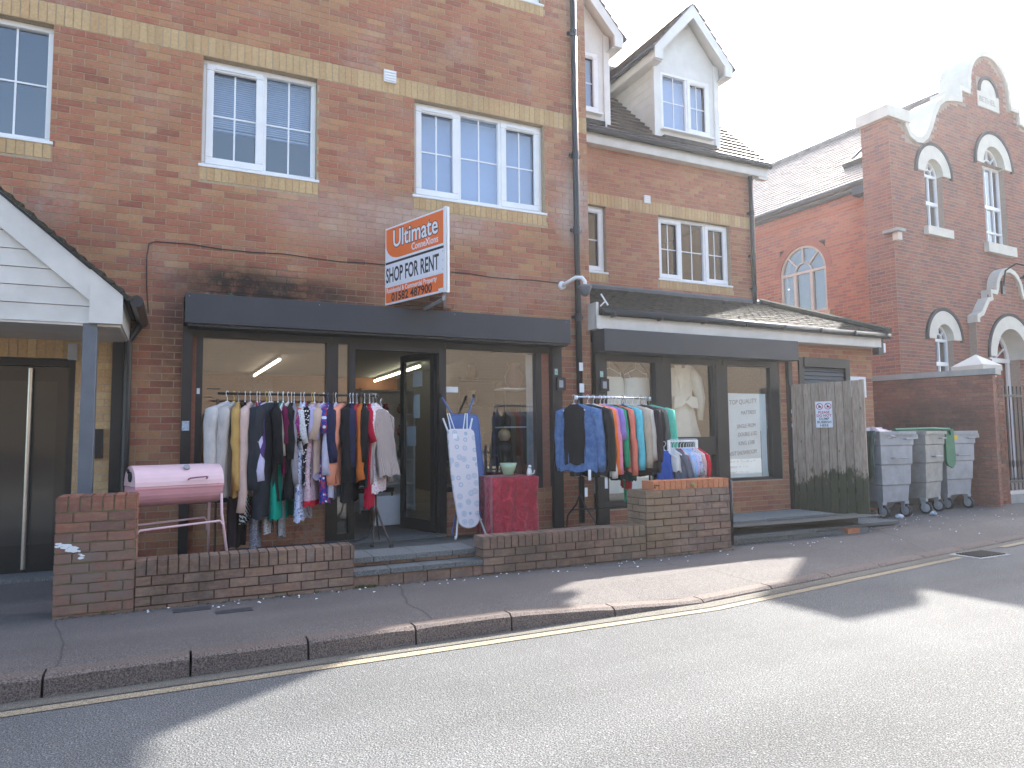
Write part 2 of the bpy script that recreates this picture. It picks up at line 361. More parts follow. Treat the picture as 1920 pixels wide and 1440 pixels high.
# ---------------------------------------------------------------- ground, road, pavement
def kerb_y(x):                                   # road edge
    y = -3.40 if x < 4 else -3.40+.135*(x-4)
    if x > 10: y += .03*(x-10)
    return y
solo(MB().add([(-300, -300, -.16), (300, -300, -.16), (300, 300, -.16), (-300, 300, -.16)], [(0, 1, 2, 3)]), 'ground', M['ground'], kind='structure')
xs = [-30, -10, -5]+[x*.5-4 for x in range(0, 57)]+[28, 34, 44, 60]
rd = MB().grid([[(x, -11.2+(kerb_y(x)+3.4), -.12) for x in xs], [(x, kerb_y(x), -.12) for x in xs]]); solo(rd, 'road', M['road'], kind='structure')
def strip(name, off0, off1, x0, x1, z, m, par=None):
    X = [x0]+[x for x in xs if x0 < x < x1]+[x1]
    g = MB().grid([[(x, kerb_y(x)-off1, z) for x in X], [(x, kerb_y(x)-off0, z) for x in X]])
    return solo(g, name, m, kind='structure')
strip('gutter_channel', .005, .13, -20, 60, -.116, M['gutter'])
strip('yellow_line', .155, .235, -20, 8.05, -.1155, M['yline']); strip('yellow_line', .12, .20, 9.15, 60, -.1115, M['yline'])
def dash(x, y, l): return solo(MB().b(x, x+l, y, y+.1, -.121, -.1155), 'road_dash', M['rline'], kind='structure')
dash(4.35, -5.95, 1.6); dash(9.6, -5.2, 2)
def kerb_top(x):
    if x < 2.25: return 0
    if x < 3.85: return -.09*(x-2.25)/1.6
    return -.09
pvx = xs
pg = MB().grid([[(x, kerb_y(x)+.14, kerb_top(x)-.002) for x in pvx], [(x, kerb_y(x)+.62, 0) for x in pvx], [(x, -1.6, 0) for x in pvx], [(x, .6, 0) for x in pvx], [(x, 16, 0) for x in pvx]])
solo(pg, 'pavement', M['pave'], kind='structure')
# kerb stones
kr = bpy.data.objects.new('kerb', None); COL.objects.link(kr); kr.location = (0, -3.4, 0); kr['kind'] = 'structure'
edges = [-8.2, -7.3, -6.4, -5.5, -4.6, -3.7, -2.8, -1.55, -.64, .11, .80, 1.52, 2.25, 3.15, 4.05, 4.95, 5.85, 6.75, 7.65, 8.55, 9.45, 10.35, 11.25, 12.15, 13.1, 14, 15, 16, 17, 18, 19]
for a, b in zip(edges, edges[1:]):
    mb = MB(); n = 7; rows = []
    for i in range(n+1):
        x = a+.007+(b-a-.014)*i/n; y = kerb_y(x); t = kerb_top(x); w = noise.noise(Vector((x*3, 1, 0)))*.006
        c = .022 if 0 < i < n else .03
        rows.append([(x, y+.145, -.2), (x, y+.145, t), (x, y+c+.01, t+w*.3), (x, y+.004+w, t-c*.7+w*.4), (x, y-.004+w, -.125)])
    mb.grid(rows); k = len(mb.v)
    mb.f.append((0, 1, 2, 3, 4)); mb.f.append((k-1, k-2, k-3, k-4, k-5))
    part(mb, 'kerb_stone', M['kerb'], kr, smooth=False)
# drain, covers
dr = root('gully_grate', 'black iron gully grate set in the road beside the dropped kerb', 'drain', (8.4, -3.04, -.12))
part(MB().b(8.12, 8.70, -3.23, -2.87, -.119, -.112), 'frame', M['stoneg'], dr)
for i in range(9):
    x = 8.19+i*.055; part(MB().b(x, x+.022, -3.19, -2.91, -.111, -.100), 'bar', M['rubber'], dr)
for (x, y, lb) in ((.14, -2.12, 'dark metal cover in the pavement, the one nearer the brick pillar'), (.43, -2.32, 'dark metal cover in the pavement, the right one of the pair')):
    solo(MB().b(x-.13, x+.13, y-.05, y+.06, -.01, .005), 'inspection_cover', plain('cover_iron', (.04, .042, .048), .6), lb, 'manhole cover', 'small covers in the pavement')
# litter
mb = MB()
for i in range(150):
    if i < 90: x = random.uniform(-.2, 9.5); y = -2.0-abs(random.gauss(0, .12)) if x < 7 else random.uniform(-2.6, -1.2)
    else: x = random.uniform(8.6, 12.5); y = random.uniform(-2, -.2)
    s = random.uniform(.006, .016); a = random.uniform(0, 3); z = .004+random.uniform(0, .006)
    mb.add([(x+s*math.cos(a+k*1.57), y+s*math.sin(a+k*1.57)*.6, z+(.006 if k % 2 else 0)) for k in range(4)]+[(x, y, z+.009)], [(0, 1, 4), (1, 2, 4), (2, 3, 4), (3, 0, 4)])
solo(mb, 'litter_scraps', M['paper'], kind='stuff')
mb = MB()
for i in range(900):                              # weeds and grit in the joint at the wall foot
    x = random.choice([random.uniform(-.75, 5.7), random.uniform(5.7, 9.3)]); y = -1.965-abs(random.gauss(0, .02)) if x < 5.7 else -1.72-abs(random.gauss(0, .03))+(x-5.7)*.05
    s = random.uniform(.003, .011); mb.add([(x-s, y, 0), (x+s, y, 0), (x, y-.3*s, s*1.3), (x, y+s, 0)], [(0, 1, 2), (1, 3, 2), (3, 0, 2)])
solo(mb, 'grit_and_weeds', plain('grit_moss', (.10, .10, .06), .95, .5, 30), kind='stuff')

# ---------------------------------------------------------------- terrace and steps
TZ = lambda y: .225+(y+1.75)*(-.07)      # terrace falls gently towards the shop
tm = MB()
ty = [-1.78, -1.2, -.6, 0, .3]
for a, b in ((-.24, 5.12), (5.12, 8.6)):
    tm.grid([[(x, y, TZ(y)-(.0 if x < 5.2 else .02)) for x in (a, (a+b)/2, b)] for y in ty])
solo(tm, 'terrace', M['terr'], kind='structure')
solo(MB().b(5.7, 8.6, -1.3, -1.24, -.05, .185).b(-.2, 5.2, -1.74, -1.70, -.1, .2), 'terrace_edge', M['terr'], kind='structure')
st = root('entrance_steps', 'two shallow grey slab steps with brick risers leading up to the open shop door', 'steps', (2.03, -1.9, 0))
x = 1.42
for w in (.33, .30, .31, .28):
    part(MB().b(x+.004, min(2.64, x+w)-.004, -1.955, -1.72, .10, .143), 'tread_slab', M['slab'], st); x += w
x = 1.42
for w in (.22, .40, .36, .24):
    part(MB().b(x+.004, min(2.64, x+w)-.004, -1.78, -1.35, .182, .229), 'tread_slab', M['slab'], st); x += w
part(MB().b(1.42, 2.64, -1.92, -1.3, -.05, .098).b(1.42, 2.64, -1.74, -1.3, .09, .18), 'step_core', M['mortarL'], st)
FR = FY(-1.925); x = 1.42
while x < 2.6: part(MB().front(FR, x+.005, min(x+.225, 2.64)-.005, .0, .094, -.02, .012), 'riser_brick', M['brickL'], st); x += .225
FR = FY(-1.742); x = 1.35
while x < 2.6: part(MB().front(FR, max(1.42, x)+.005, min(x+.225, 2.64)-.005, .148, .178, -.02, .01), 'riser_brick', M['brickL'], st); x += .225
st2 = root('side_steps', 'low worn slab steps between the tall brick pier and the wooden fence panel', 'steps', (6.6, -1.6, 0))
part(bevel_src := MB().b(5.72, 7.3, -1.72, -1.2, .055, .105), 'tread_slab', M['slab'], st2)
part(MB().b(7.31, 8.35, -1.62, -1.2, .04, .085), 'tread_slab', M['slab'], st2)
part(MB().b(8.36, 9.25, -1.45, -.95, .02, .06), 'tread_slab', M['slab'], st2)
part(MB().b(5.72, 6.9, -1.31, -.6, .155, .205), 'tread_slab', M['slab'], st2)
part(MB().b(6.91, 8.3, -1.18, -.5, .14, .19), 'tread_slab', M['slab'], st2)
part(MB().b(5.72, 8.3, -1.69, -.6, -.05, .054).b(5.72, 8.25, -1.29, -.4, .05, .154), 'step_core', M['slab'], st2)

# ---------------------------------------------------------------- windows
def window(par, F, u0, u1, z0, z1, lights, rec=.085, blind=None, m='upvc', vents=True, bars=(1, 1), sill=True, room=True, depth=.07, rpad=.3):
    """lights: list of (relative width, opening?)  frame back from the brick face by rec"""
    d1 = -rec; d0 = d1-depth; fr = .055
    mb = MB(); W = u1-u0; tot = sum(l[0] for l in lights)
    mb.box(F, u0, u1, z1-fr, z1, d0, d1).box(F, u0, u1, z0+.03, z0+.03+fr, d0, d1).box(F, u0, u0+fr, z0+.03+fr, z1-fr, d0, d1).box(F, u1-fr, u1, z0+.03+fr, z1-fr, d0, d1)
    xs_ = [u0+fr]; acc = 0; inner = W-2*fr
    for w, _ in lights: acc += w; xs_.append(u0+fr+inner*acc/tot)
    for x in xs_[1:-1]: mb.box(F, x-.028, x+.028, z0+.03+fr, z1-fr, d0, d1-.001)
    w = part(mb, 'window', M[m], par); bevel(w, .006, 1)
    for i, (wd_, op) in enumerate(lights):
        a = xs_[i]+(.028 if i else 0); b = xs_[i+1]-(.028 if i < len(lights)-1 else 0); c, d = z0+.03+fr, z1-fr
        if op:
            k = .06; cm = MB().box(F, a-.02, b+.02, c-.02, c+k, d1-.03, d1+.016).box(F, a-.02, b+.02, d-k, d+.02, d1-.03, d1+.016).box(F, a-.02, a+k, c+k, d-k, d1-.03, d1+.016).box(F, b-k, b+.02, c+k, d-k, d1-.03, d1+.016)
            bevel(part(cm, 'casement', M[m], w), .008, 1)
            if vents: part(MB().box(F, a+.07, b-.07, d-k+.022, d-k+.045, d1+.016, d1+.03), 'trickle_vent', M[m], w)
            a += k; b -= k; c += k; d -= k
        gd = d1-.045
        for q in range(1): part(MB().add([F.P(a-.005, c-.005, gd), F.P(b+.005, c-.005, gd), F.P(b+.005, d+.005, gd), F.P(a-.005, d+.005, gd)], [(0, 1, 2, 3)]), 'pane', M['dglass'], w)
        gb = MB()
        for k in range(bars[0]): x = a+(b-a)*(k+1)/(bars[0]+1); gb.box(F, x-.009, x+.009, c, d, gd+.002, gd+.012)
        for k in range(bars[1]): z = c+(d-c)*(k+1)/(bars[1]+1); gb.box(F, a, b, z-.009, z+.009, gd+.0025, gd+.0125)
        if gb.v: part(gb, 'glazing_bar', M['bar'], w)
    if blind == 'full':
        part(MB().box(F, u0+fr, u1-fr, z0+.05, z1-fr, d0-.10, d0-.09), 'blind', BL['net'], w)
    elif blind:
        bl = MB(); z = z1-fr
        while z > z1-fr-(z1-z0)*blind: bl.box(F, u0+fr, u1-fr, z-.004, z+.012, d0-.10, d0-.085, 0); z -= .025
        bl.box(F, u0+fr, u1-fr, z-.02, z, d0-.11, d0-.08)
        part(bl, 'blind', BL['slat'], w, kind='stuff')
    if sill: bevel(part(MB().box(F, u0-.03, u1+.03, z0-.002, z0+.03, d0, d1+.10), 'sill', M[m], w), .005, 1)
    if room:
        A, B, Cc, D, d2 = u0-rpad, u1+rpad, z0-.4, z1+.3, d0-2.2
        P = F.P; v = [P(A, Cc, d0-.02), P(B, Cc, d0-.02), P(B, D, d0-.02), P(A, D, d0-.02), P(A, Cc, d2), P(B, Cc, d2), P(B, D, d2), P(A, D, d2)]
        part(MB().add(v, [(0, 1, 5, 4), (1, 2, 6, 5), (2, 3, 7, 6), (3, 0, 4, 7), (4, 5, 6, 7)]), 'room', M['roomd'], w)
    return w
BL = {'net': plain('pale_closed_blind', (.50, .56, .66), .8, .04, 4), 'slat': plain('blind_slat', (.42, .46, .50), .6, .05)}

def wallmesh(F, u0, u1, z0, z1, holes, d=0, back=-.25):
    """wall face with rectangular openings and their reveals"""
    us = sorted({u0, u1}|{h[0] for h in holes}|{h[1] for h in holes}); zs = sorted({z0, z1}|{h[2] for h in holes}|{h[3] for h in holes})
    us = [u for u in us if u0 <= u <= u1]; zs = [z for z in zs if z0 <= z <= z1]
    mb = MB(); ins = lambda u, z: any(h[0] < u < h[1] and h[2] < z < h[3] for h in holes)
    for a, b in zip(us, us[1:]):
        for c, e in zip(zs, zs[1:]):
            if not ins((a+b)/2, (c+e)/2):
                mb.add([F.P(a, c, d), F.P(b, c, d), F.P(b, e, d), F.P(a, e, d)], [(0, 1, 2, 3)])
    for h in holes:
        a, b, c, e = max(h[0], u0), min(h[1], u1), max(h[2], z0), min(h[3], z1); P = F.P
        mb.add([P(a, c, d), P(b, c, d), P(b, e, d), P(a, e, d), P(a, c, back), P(b, c, back), P(b, e, back), P(a, e, back)], [(0, 1, 5, 4), (1, 2, 6, 5), (2, 3, 7, 6), (3, 0, 4, 7)])
    return mb
def soldiers(par, F, u0, u1, z0, z1, m, pitch=.075, holes=(), name='brick', nvis=400, rest='soldier_course', proud=.005):
    bricks(par, F, u0, u1, z0, z1, m, holes=holes, pu=pitch, pz=z1-z0, bond=0, nvis=nvis, name=name, rest=rest, proud=proud)
def text(par, s, F, u, z, d, size, m, sx=1, ext=.001, off=0, shear=0, align='LEFT', name='lettering', rot=0):
    cu = bpy.data.curves.new(name, 'FONT'); cu.body = s; cu.size = size; cu.extrude = ext; cu.offset = off; cu.shear = shear; cu.align_x = align; cu.resolution_u = 3
    o = bpy.data.objects.new(name, cu); COL.objects.link(o); dg = bpy.context.evaluated_depsgraph_get(); me = bpy.data.meshes.new_from_object(o.evaluated_get(dg))
    bpy.data.objects.remove(o); me.materials.clear(); me.materials.append(m); q = bpy.data.objects.new(name, me); COL.objects.link(q); q.parent = par
    if par.type == 'EMPTY': q.matrix_parent_inverse = Matrix.Translation(-par.location)
    q.matrix_basis = F.mat(F.P(u, z, d)) @ Matrix.Rotation(rot, 4, 'Z') @ Matrix.Diagonal((sx, 1, 1, 1)); return q

# ================================================================ building A: flats over a shop
A = root('brick_flats', 'red brick flats with yellow brick bands above a charcoal shop front', 'building', (1, 0, 0))
HOLESA = [(-2.45, -1.214, 4.271, 5.523), (.177, 1.406, 4.271, 5.523), (2.592, 4.42, 4.271, 5.523), (2.592, 4.42, 7.215, 8.47), (.177, 1.406, 7.215, 8.47),
          (.04, 1.60, .63, 2.82), (1.60, 2.99, .0, 2.82), (2.99, 4.62, .63, 2.82), (-2.6, -.92, -.05, 2.12)]
AT = 9.0
part(wallmesh(F0, -6, 5.1, -.1, AT, HOLESA), 'wall', M['mortar'], A)
part(MB().add([(5.1, 0, 0), (5.1, 9, 0), (5.1, 9, AT), (5.1, 0, AT), (-6, 9, 0), (-6, 9, AT), (-6, 0, 0), (-6, 0, AT)], [(0, 1, 2, 3), (1, 4, 5, 2), (4, 6, 7, 5)]), 'wall', M['brickA'], A, 'plain rear and side walls')
z0 = .048-.075
bandA = [(-6.1, 5.2, 5.523, 5.748), (-1.0, -.58, -.1, 2.14), (-2.6, -.6, 2.12, 2.33), (-2.45, -1.19, 4.12, 4.272), (.16, 1.425, 4.12, 4.272), (2.575, 4.44, 4.12, 4.272), (2.575, 4.44, 7.07, 7.216), (.16, 1.425, 7.07, 7.216)]
def hideA(w, q):
    if q[0] < 245 and q[1] > 540: return True
    if q[1] > 540-.9*q[0]*.0 and q[0] < 240 and q[1] > 355+.85*q[0]: return True
    return 722 < q[0] < 835 and 383 < q[1] < 575 or (q[0] > 345 and q[0] < 1070 and q[1] > 550)
bricks(A, F0, -6, 5.1, z0, AT, M['brickA'], holes=HOLESA+bandA, nvis=300, hide=hideA)
soldiers(A, F0, -6, 5.1, 5.523, 5.748, M['ochre'], nvis=84)
for h in HOLESA[:5]: soldiers(A, F0, h[0]-.017, h[1]+.02, h[2]-.151, h[2], M['ochre'], nvis=60)
bricks(A, F0, -1.0, -.58, -.08, 2.14, M['ochre'], holes=[(-2.6, -.92, -.05, 2.12)], nvis=60)
soldiers(A, F0, -2.6, -.6, 2.12, 2.33, M['ochre'], nvis=40)
# corner returns of bricks
bricks(A, FXR(5.1), 0, .6, z0, AT, M['brickA'], nvis=0, rest='corner_brick_field')
rf = MB(); rf.prism(FXL(0), [(-.35, AT), (4.5, AT+3.4), (9.35, AT)], -5.35, 6.2); part(rf, 'roof', M['slate'], A)
part(MB().b(-6.2, 5.4, -.4, -.37, AT-.2, AT), 'fascia_board', M['upvc'], A)
window(A, F0, -2.45, -1.214, 4.271, 5.523, [(1, 0), (1, 0)])
window(A, F0, .177, 1.406, 4.271, 5.523, [(.53, 1), (.47, 0)], blind=.5)
window(A, F0, 2.592, 4.42, 4.271, 5.523, [(.33, 1), (.34, 0), (.33, 1)], blind='full')
window(A, F0, 2.592, 4.42, 7.215, 8.47, [(.33, 1), (.34, 0), (.33, 1)], blind='full')
window(A, F0, .177, 1.406, 7.215, 8.47, [(.53, 1), (.47, 0)])
def vent(par, F, u, z, s=.155):
    v = part(MB().box(F, u, u+s, z, z+s, .0, .03), 'air_vent', M['plast'], par)
    for i in range(4): part(MB().box(F, u+.012, u+s-.012, z+.018+i*.034, z+.042+i*.034, .03, .040, .008), 'slat', M['plast'], v)
vent(A, F0, 2.195, 5.655)
def pipe(par, x, y, za, zb, r=.04, sock=(), label=None, bk=True):
    p = part(MB().tube([(x, y, za), (x, y, zb)], r, 12), 'drainpipe', M['blackpl'], par, label, smooth=True)
    for s in sock:
        part(MB().tube([(x, y, s-.05), (x, y, s+.05)], r*1.22, 12).b(x-r*1.9, x+r*1.9, y+r*.3, y+r*1.1, s-.02, s+.02), 'pipe_bracket', M['blackpl'], p)
    return p
dp = pipe(A, 4.87, -.075, .16, AT, .043, (1.1, 2.9, 4.1, 5.15, 6.9, 8.4))
part(MB().box(F0, 4.84, 4.90, 2.17, 2.28, .119, .122), 'sticker', M['paper'], dp); part(MB().box(F0, 4.84, 4.91, 1.88, 2.0, .119, .122), 'sticker', M['paper'], dp)
# black strip standing in for a shaded recess left of the shop and cable along the wall
part(MB().box(F0, -.60, -.47, .1, 2.42, .004, .05), 'recess_shade_strip', M['black'], A)
cb = MB(); pts = [(-.29, 2.62), (-.31, 2.9), (-.32, 3.2), (-.30, 3.36), (-.24, 3.385)]+[(-.24+i*.32, 3.385+.012*math.sin(i*1.9)-.03*(i/14)) for i in range(1, 15)]+[(4.62, 3.36)]
cb.tube([F0.P(u, z, .016) for u, z in pts], .006, 5); part(cb, 'cable', M['blackpl'], A)

# shop front A ---------------------------------------------------
fb = part(MB().box(F0, .05, 4.615, 2.50, 2.815, .0, .30), 'shutter_box', M['fascia'], A); bevel(fb, .006, 2)
part(MB().box(F0, .08, 4.59, 2.475, 2.498, .02, .27), 'shutter_slot', M['black'], fb)
for u in (.09, 1.4, 3.0, 4.55): part(MB().lathe(F0.P(u, 2.78, .30), [(.007, 0), (.005, .004)], 6, (0, -1, 0)), 'screw', M['galv'], fb)
sf = MB()
for a, b, c, d, e0, e1 in ((.04, .135, .12, 2.50, .0, .07), (.175, .24, .63, 2.40, -.09, -.01), (1.54, 1.67, .12, 2.40, -.09, .02), (1.80, 1.87, .12, 2.40, -.09, .02), (2.90, 2.99, .12, 2.40, -.09, .02), (4.25, 4.335, .63, 2.40, -.09, -.005),
                           (4.46, 4.60, .12, 2.50, .0, .075), (.135, 4.46, 2.40, 2.52, -.09, -.01), (.24, 1.54, .60, .68, -.09, -.006), (2.99, 4.25, .60, .685, -.09, -.006), (1.67, 1.80, .12, .22, -.09, .018), (1.87, 2.90, 2.34, 2.40, -.09, .016)):
    sf.box(F0, a, b, c, d, e0, e1)
sf = part(sf, 'shop_front_frame', M['black'], A)
part(MB().box(F0, .135, .175, .12, 2.4, -.05, .0).box(F0, 4.335, 4.46, .12, 2.4, -.10, -.03), 'reveal_strip', M['brickA'], A)
for a, b, c, d in ((.24, 1.54, .68, 2.40), (1.67, 1.80, .22, 2.40), (2.99, 4.25, .685, 2.40)):
    part(MB().add([F0.P(a, c, -.05), F0.P(b, c, -.05), F0.P(b, d, -.05), F0.P(a, d, -.05)], [(0, 1, 2, 3)]), 'window_pane', M['glass'], A)
part(MB().box(F0, 4.16, 4.25, .685, 2.38, -.12, -.10), 'shutter_rail', M['galv'], A)
part(MB().box(F0, 1.55, 2.95, .02, .145, -.3, .10), 'door_sill', M['slab'], A)
# small keypads, stickers
def keypad(par, u, z, F=F0, d=.075):
    k = part(MB().box(F, u-.055, u+.075, z-.085, z+.085, d, d+.045), 'key_switch', M['black'], par); bevel(k, .006, 1)
    part(MB().box(F, u-.03, u+.03, z-.05, z+.045, d+.045, d+.049), 'switch_plate', M['galv'], k)
keypad(A, 4.56, 1.99); part(MB().box(F0, 4.49, 4.535, 2.11, 2.19, .075, .078), 'sticker', plain('green_white_sticker', (.35, .5, .45), .6, .4, 60), A)
part(MB().box(F0, .05, .12, 1.40, 1.50, .07, .073), 'sticker', plain('pale_blue_sticker', (.45, .52, .6), .6, .3, 60), A); part(MB().box(F0, .186, .216, 1.79, 1.85, -.01, -.007), 'sticker', M['paper'], A)
part(MB().box(F0, 2.99, 3.17, 1.86, 1.93, -.048, -.044), 'window_sticker', M['paper'], A)
# inward-opening glass door
def door_leaf(par, hinge, tip, z0, z1, fw=.09):
    h, t = Vector(hinge), Vector(tip); e = (t-h).normalized(); n = Vector((-e.y, e.x, 0)); 
    if n.y > 0: n = -n
    F = Frame(h, e, (0, 0, 1), n); L = (t-h).length
    d = part(MB().box(F, 0, L, z1-fw, z1, -.02, .02).box(F, 0, L, z0, z0+.14, -.02, .02).box(F, 0, fw, z0+.14, z1-fw, -.02, .02).box(F, L-fw, L, z0+.14, z1-fw, -.02, .02), 'door', M['black'], par, 'open black framed glass door swung into the shop')
    part(MB().add([F.P(fw, z0+.14, 0), F.P(L-fw, z0+.14, 0), F.P(L-fw, z1-fw, 0), F.P(fw, z1-fw, 0)], [(0, 1, 2, 3)]), 'pane', M['glass'], d)
    part(MB().box(F, L-.06, L-.02, 1.05, 1.35, .02, .05), 'handle', M['black'], d)
    for a, b, c, dd in ((.30, .52, 1.95, 2.15), (.36, .5, 1.55, 1.85), (.45, .66, 1.2, 1.45)): part(MB().box(F, a, b, c, dd, -.008, -.004), 'notice', M['paper'], d)
    return d
door_leaf(A, (2.87, .03, 0), (2.66, .78, 0), .15, 2.37)
# interior of shop A
P = Vector; x0, x1, y0, y1, za, zb = .0, 5.0, .10, 14.6, .14, 2.80
def roombox(par, x0, x1, y0, y1, za, zb, wall, ceil, floor, name='shop_interior'):
    v = [(x0, y0, za), (x1, y0, za), (x1, y1, za), (x0, y1, za), (x0, y0, zb), (x1, y0, zb), (x1, y1, zb), (x0, y1, zb)]
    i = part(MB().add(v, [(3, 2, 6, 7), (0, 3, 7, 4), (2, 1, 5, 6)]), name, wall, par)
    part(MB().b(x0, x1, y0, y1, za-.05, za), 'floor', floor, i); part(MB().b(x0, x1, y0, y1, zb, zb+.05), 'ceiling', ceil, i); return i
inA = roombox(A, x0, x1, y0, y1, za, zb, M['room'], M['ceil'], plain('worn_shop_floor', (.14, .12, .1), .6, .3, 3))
part(MB().b(.02, 4.98, 9.3, 9.45, 2.45, 2.80), 'ceiling_beam', M['ceil'], inA)
def tube_light(a, b, m, lab):
    a, b = Vector(a), Vector(b); r = root('tube_light', lab, 'ceiling light', (a+b)/2, 0, 'fluorescent tubes on the shop ceiling')
    part(MB().tube([a, b], .022, 8), 'tube', m, r); d = Vector((0, 0, .05))
    part(MB().tube([a+d, b+d], .035, 4), 'batten', M['white'], r)
tube_light((1.53, 8.3, 2.71), (1.63, 4.8, 2.71), M['tube'], 'warm fluorescent tube seen through the left shop window, nearer one')
tube_light((1.97, 13.4, 2.71), (2.05, 10.6, 2.71), M['tube'], 'warm fluorescent tube deep in the shop behind the left window, farther one')
tube_light((4.40, 8.9, 2.71), (4.32, 5.1, 2.71), M['tube2'], 'long yellowish fluorescent tube seen through the open shop doorway')
tube_light((4.62, 13.8, 2.71), (4.55, 11.2, 2.71), M['tube2'], 'short fluorescent tube seen between the door posts above the clothes rail')
solo(MB().b(2.05, 2.55, .9, 1.0, 2.74, 2.79), 'door_curtain_unit', M['plast'], 'long flat white unit on the ceiling just inside the shop doorway', 'ceiling unit')
# shelves and things inside
def shelf_unit(loc, w, d, h, n, lab, m='white', rz=0):
    r = root('shelf_unit', lab, 'shelves', loc, rz)
    part(MB().b(-w/2, -w/2+.03, -d/2, d/2, 0, h), 'side_panel', M[m], r, local=True); part(MB().b(w/2-.03, w/2, -d/2, d/2, 0, h), 'side_panel', M[m], r, local=True)
    part(MB().b(-w/2+.03, w/2-.03, d/2-.02, d/2, 0, h), 'back_panel', M[m], r, local=True)
    for i in range(n): z = .06+i*(h-.1)/(n-1); part(MB().b(-w/2+.03, w/2-.03, -d/2, d/2-.02, z-.012, z+.012), 'shelf', M[m], r, local=True)
    return [.06+i*(h-.1)/(n-1)+.013 for i in range(n)]
sh = shelf_unit((3.05, 3.0, .14), .9, .35, 1.95, 6, 'white open shelving inside the shop behind the door')
def vase(loc, r, h, m, lab, nm='vase', cat='vase', prof=None):
    prof = prof or [(.5, 0), (.9, .25), (1, .5), (.55, .8), (.5, .88), (.7, 1)]
    return solo(MB().lathe(loc, [(r*a, h*b) for a, b in prof], 14), nm, m, lab, cat, smooth=True)
random.seed(3)
objm = [plain('red_ornament', (.35, .03, .03), .4), plain('brass_ornament', (.4, .28, .12), .3, metal=.6), plain('pale_ornament', (.6, .58, .5), .4), plain('dark_ornament', (.06, .05, .05), .4)]
names = ['red', 'brass coloured', 'cream', 'dark']
for k, z in enumerate(sh[1:-1]):
    for q in range(3):
        c = (k+q) % 4; vase((2.78+q*.26, 2.95, z+.14), .05+.01*q, .16+.03*((k*q) % 3), objm[c], '%s ornament on shelf %s from the bottom of the white shelving, %s' % (names[c], ['two', 'three', 'four', 'five'][k], ['left', 'middle', 'right'][q]), 'ornament', 'ornament')
sh2 = shelf_unit((4.35, 2.2, .14), .8, .35, 2.1, 6, 'dim shelving against the right wall inside the display window', 'room')
for k, z in enumerate(sh2[1:]): vase((4.2, 2.1, z+.14), .09, .22, objm[(k*3+1) % 4], '%s vase on the dim shelving behind the right window, level %s' % (names[(k*3+1) % 4], 'ABCDE'[k] if False else ['one', 'two', 'three', 'four', 'five'][k]))
solo(MB().box(Frame((2.35, .95, .16), (1, .12, 0), (0, .18, 1), (.12, -1, .1)), 0, .42, 0, .38, 0, .02), 'white_board', M['paper'], 'blank white board leaning on the floor inside the doorway', 'board')
ch = root('dark_chair', 'dark chair just inside the shop doorway behind the clothes rail', 'chair', (2.45, 1.5, .14), .5)
part(MB().b(-.22, .22, -.22, .22, .42, .48), 'seat', M['darkmetal'], ch, local=True); part(MB().b(-.22, .22, .18, .22, .5, .95), 'backrest', M['darkmetal'], ch, local=True)
for sx_ in (-.2, .2):
    for sy_ in (-.2, .2): part(MB().tube([(sx_, sy_, 0), (sx_, sy_, .42)], .015, 6), 'leg', M['wood'], ch, local=True)
bx = root('cabinet', 'dark wooden cabinet standing deep in the shop', 'cabinet', (1.2, 3.4, .14))
part(MB().b(.6, 1.9, 3.2, 3.7, .2, 1.3), 'carcass', M['wood'], bx)
for i in range(3): part(MB().b(.63+i*.42, 1.02+i*.42, 3.17, 3.198, .25, 1.25), 'cabinet_door', M['wood'], bx)

# door and porch on the left
dl = part(MB().box(F0, -2.6, -.92, 2.05, 2.12, -.20, -.10).box(F0, -.985, -.92, 0, 2.05, -.20, -.10).box(F0, -1.81, -1.72, 0, 2.05, -.20, -.10), 'door_frame', M['black'], A)
dk = plain('brown_black_glazed_door', (.035, .032, .028), .15, .1, 3)
for a, b in ((-1.72, -.985), (-2.55, -1.81)):
    d_ = part(MB().box(F0, a+.005, b-.005, .03, 2.045, -.19, -.15), 'entrance_door', dk, A)
    part(MB().box(F0, a+.1, b-.1, .3, 1.9, -.149, -.146), 'pane', plain('dark_door_glass', (.05, .046, .04), .08, .1, 2), d_)
    hx = a+.42 if a > -2 else b-.42
    part(MB().tube([F0.P(-1.30 if a > -2 else -2.2, .08, -.06), F0.P(-1.30 if a > -2 else -2.2, 2.02, -.06)], .021, 12).box(F0, (-1.31 if a > -2 else -2.21), (-1.29 if a > -2 else -2.19), .3, .32, -.15, -.06).box(F0, (-1.31 if a > -2 else -2.21), (-1.29 if a > -2 else -2.19), 1.8, 1.82, -.15, -.06), 'pull_handle', M['steel'], d_, smooth=False)
part(MB().b(-2.7, -.9, -.22, .2, -.02, .035), 'doorstep', M['slab'], A)
part(MB().box(F0, -.74, -.66, 1.13, 1.42, .01, .05), 'intercom', M['black'], A)
part(MB().add([F0.P(-2.6, 0, -.21), F0.P(-.92, 0, -.21), F0.P(-.92, 2.12, -.21), F0.P(-2.6, 2.12, -.21)], [(0, 1, 2, 3)]), 'door_backing', M['black'], A)
por = root('gabled_porch', 'white boarded gable porch with a mossy tiled roof over the dark entrance door', 'porch', (-1.75, -.6, 0))
cx, hw, ez, sl_ = -1.75, 1.34, 2.55, .866; FP = FY(-1.2)
az = ez+hw*sl_
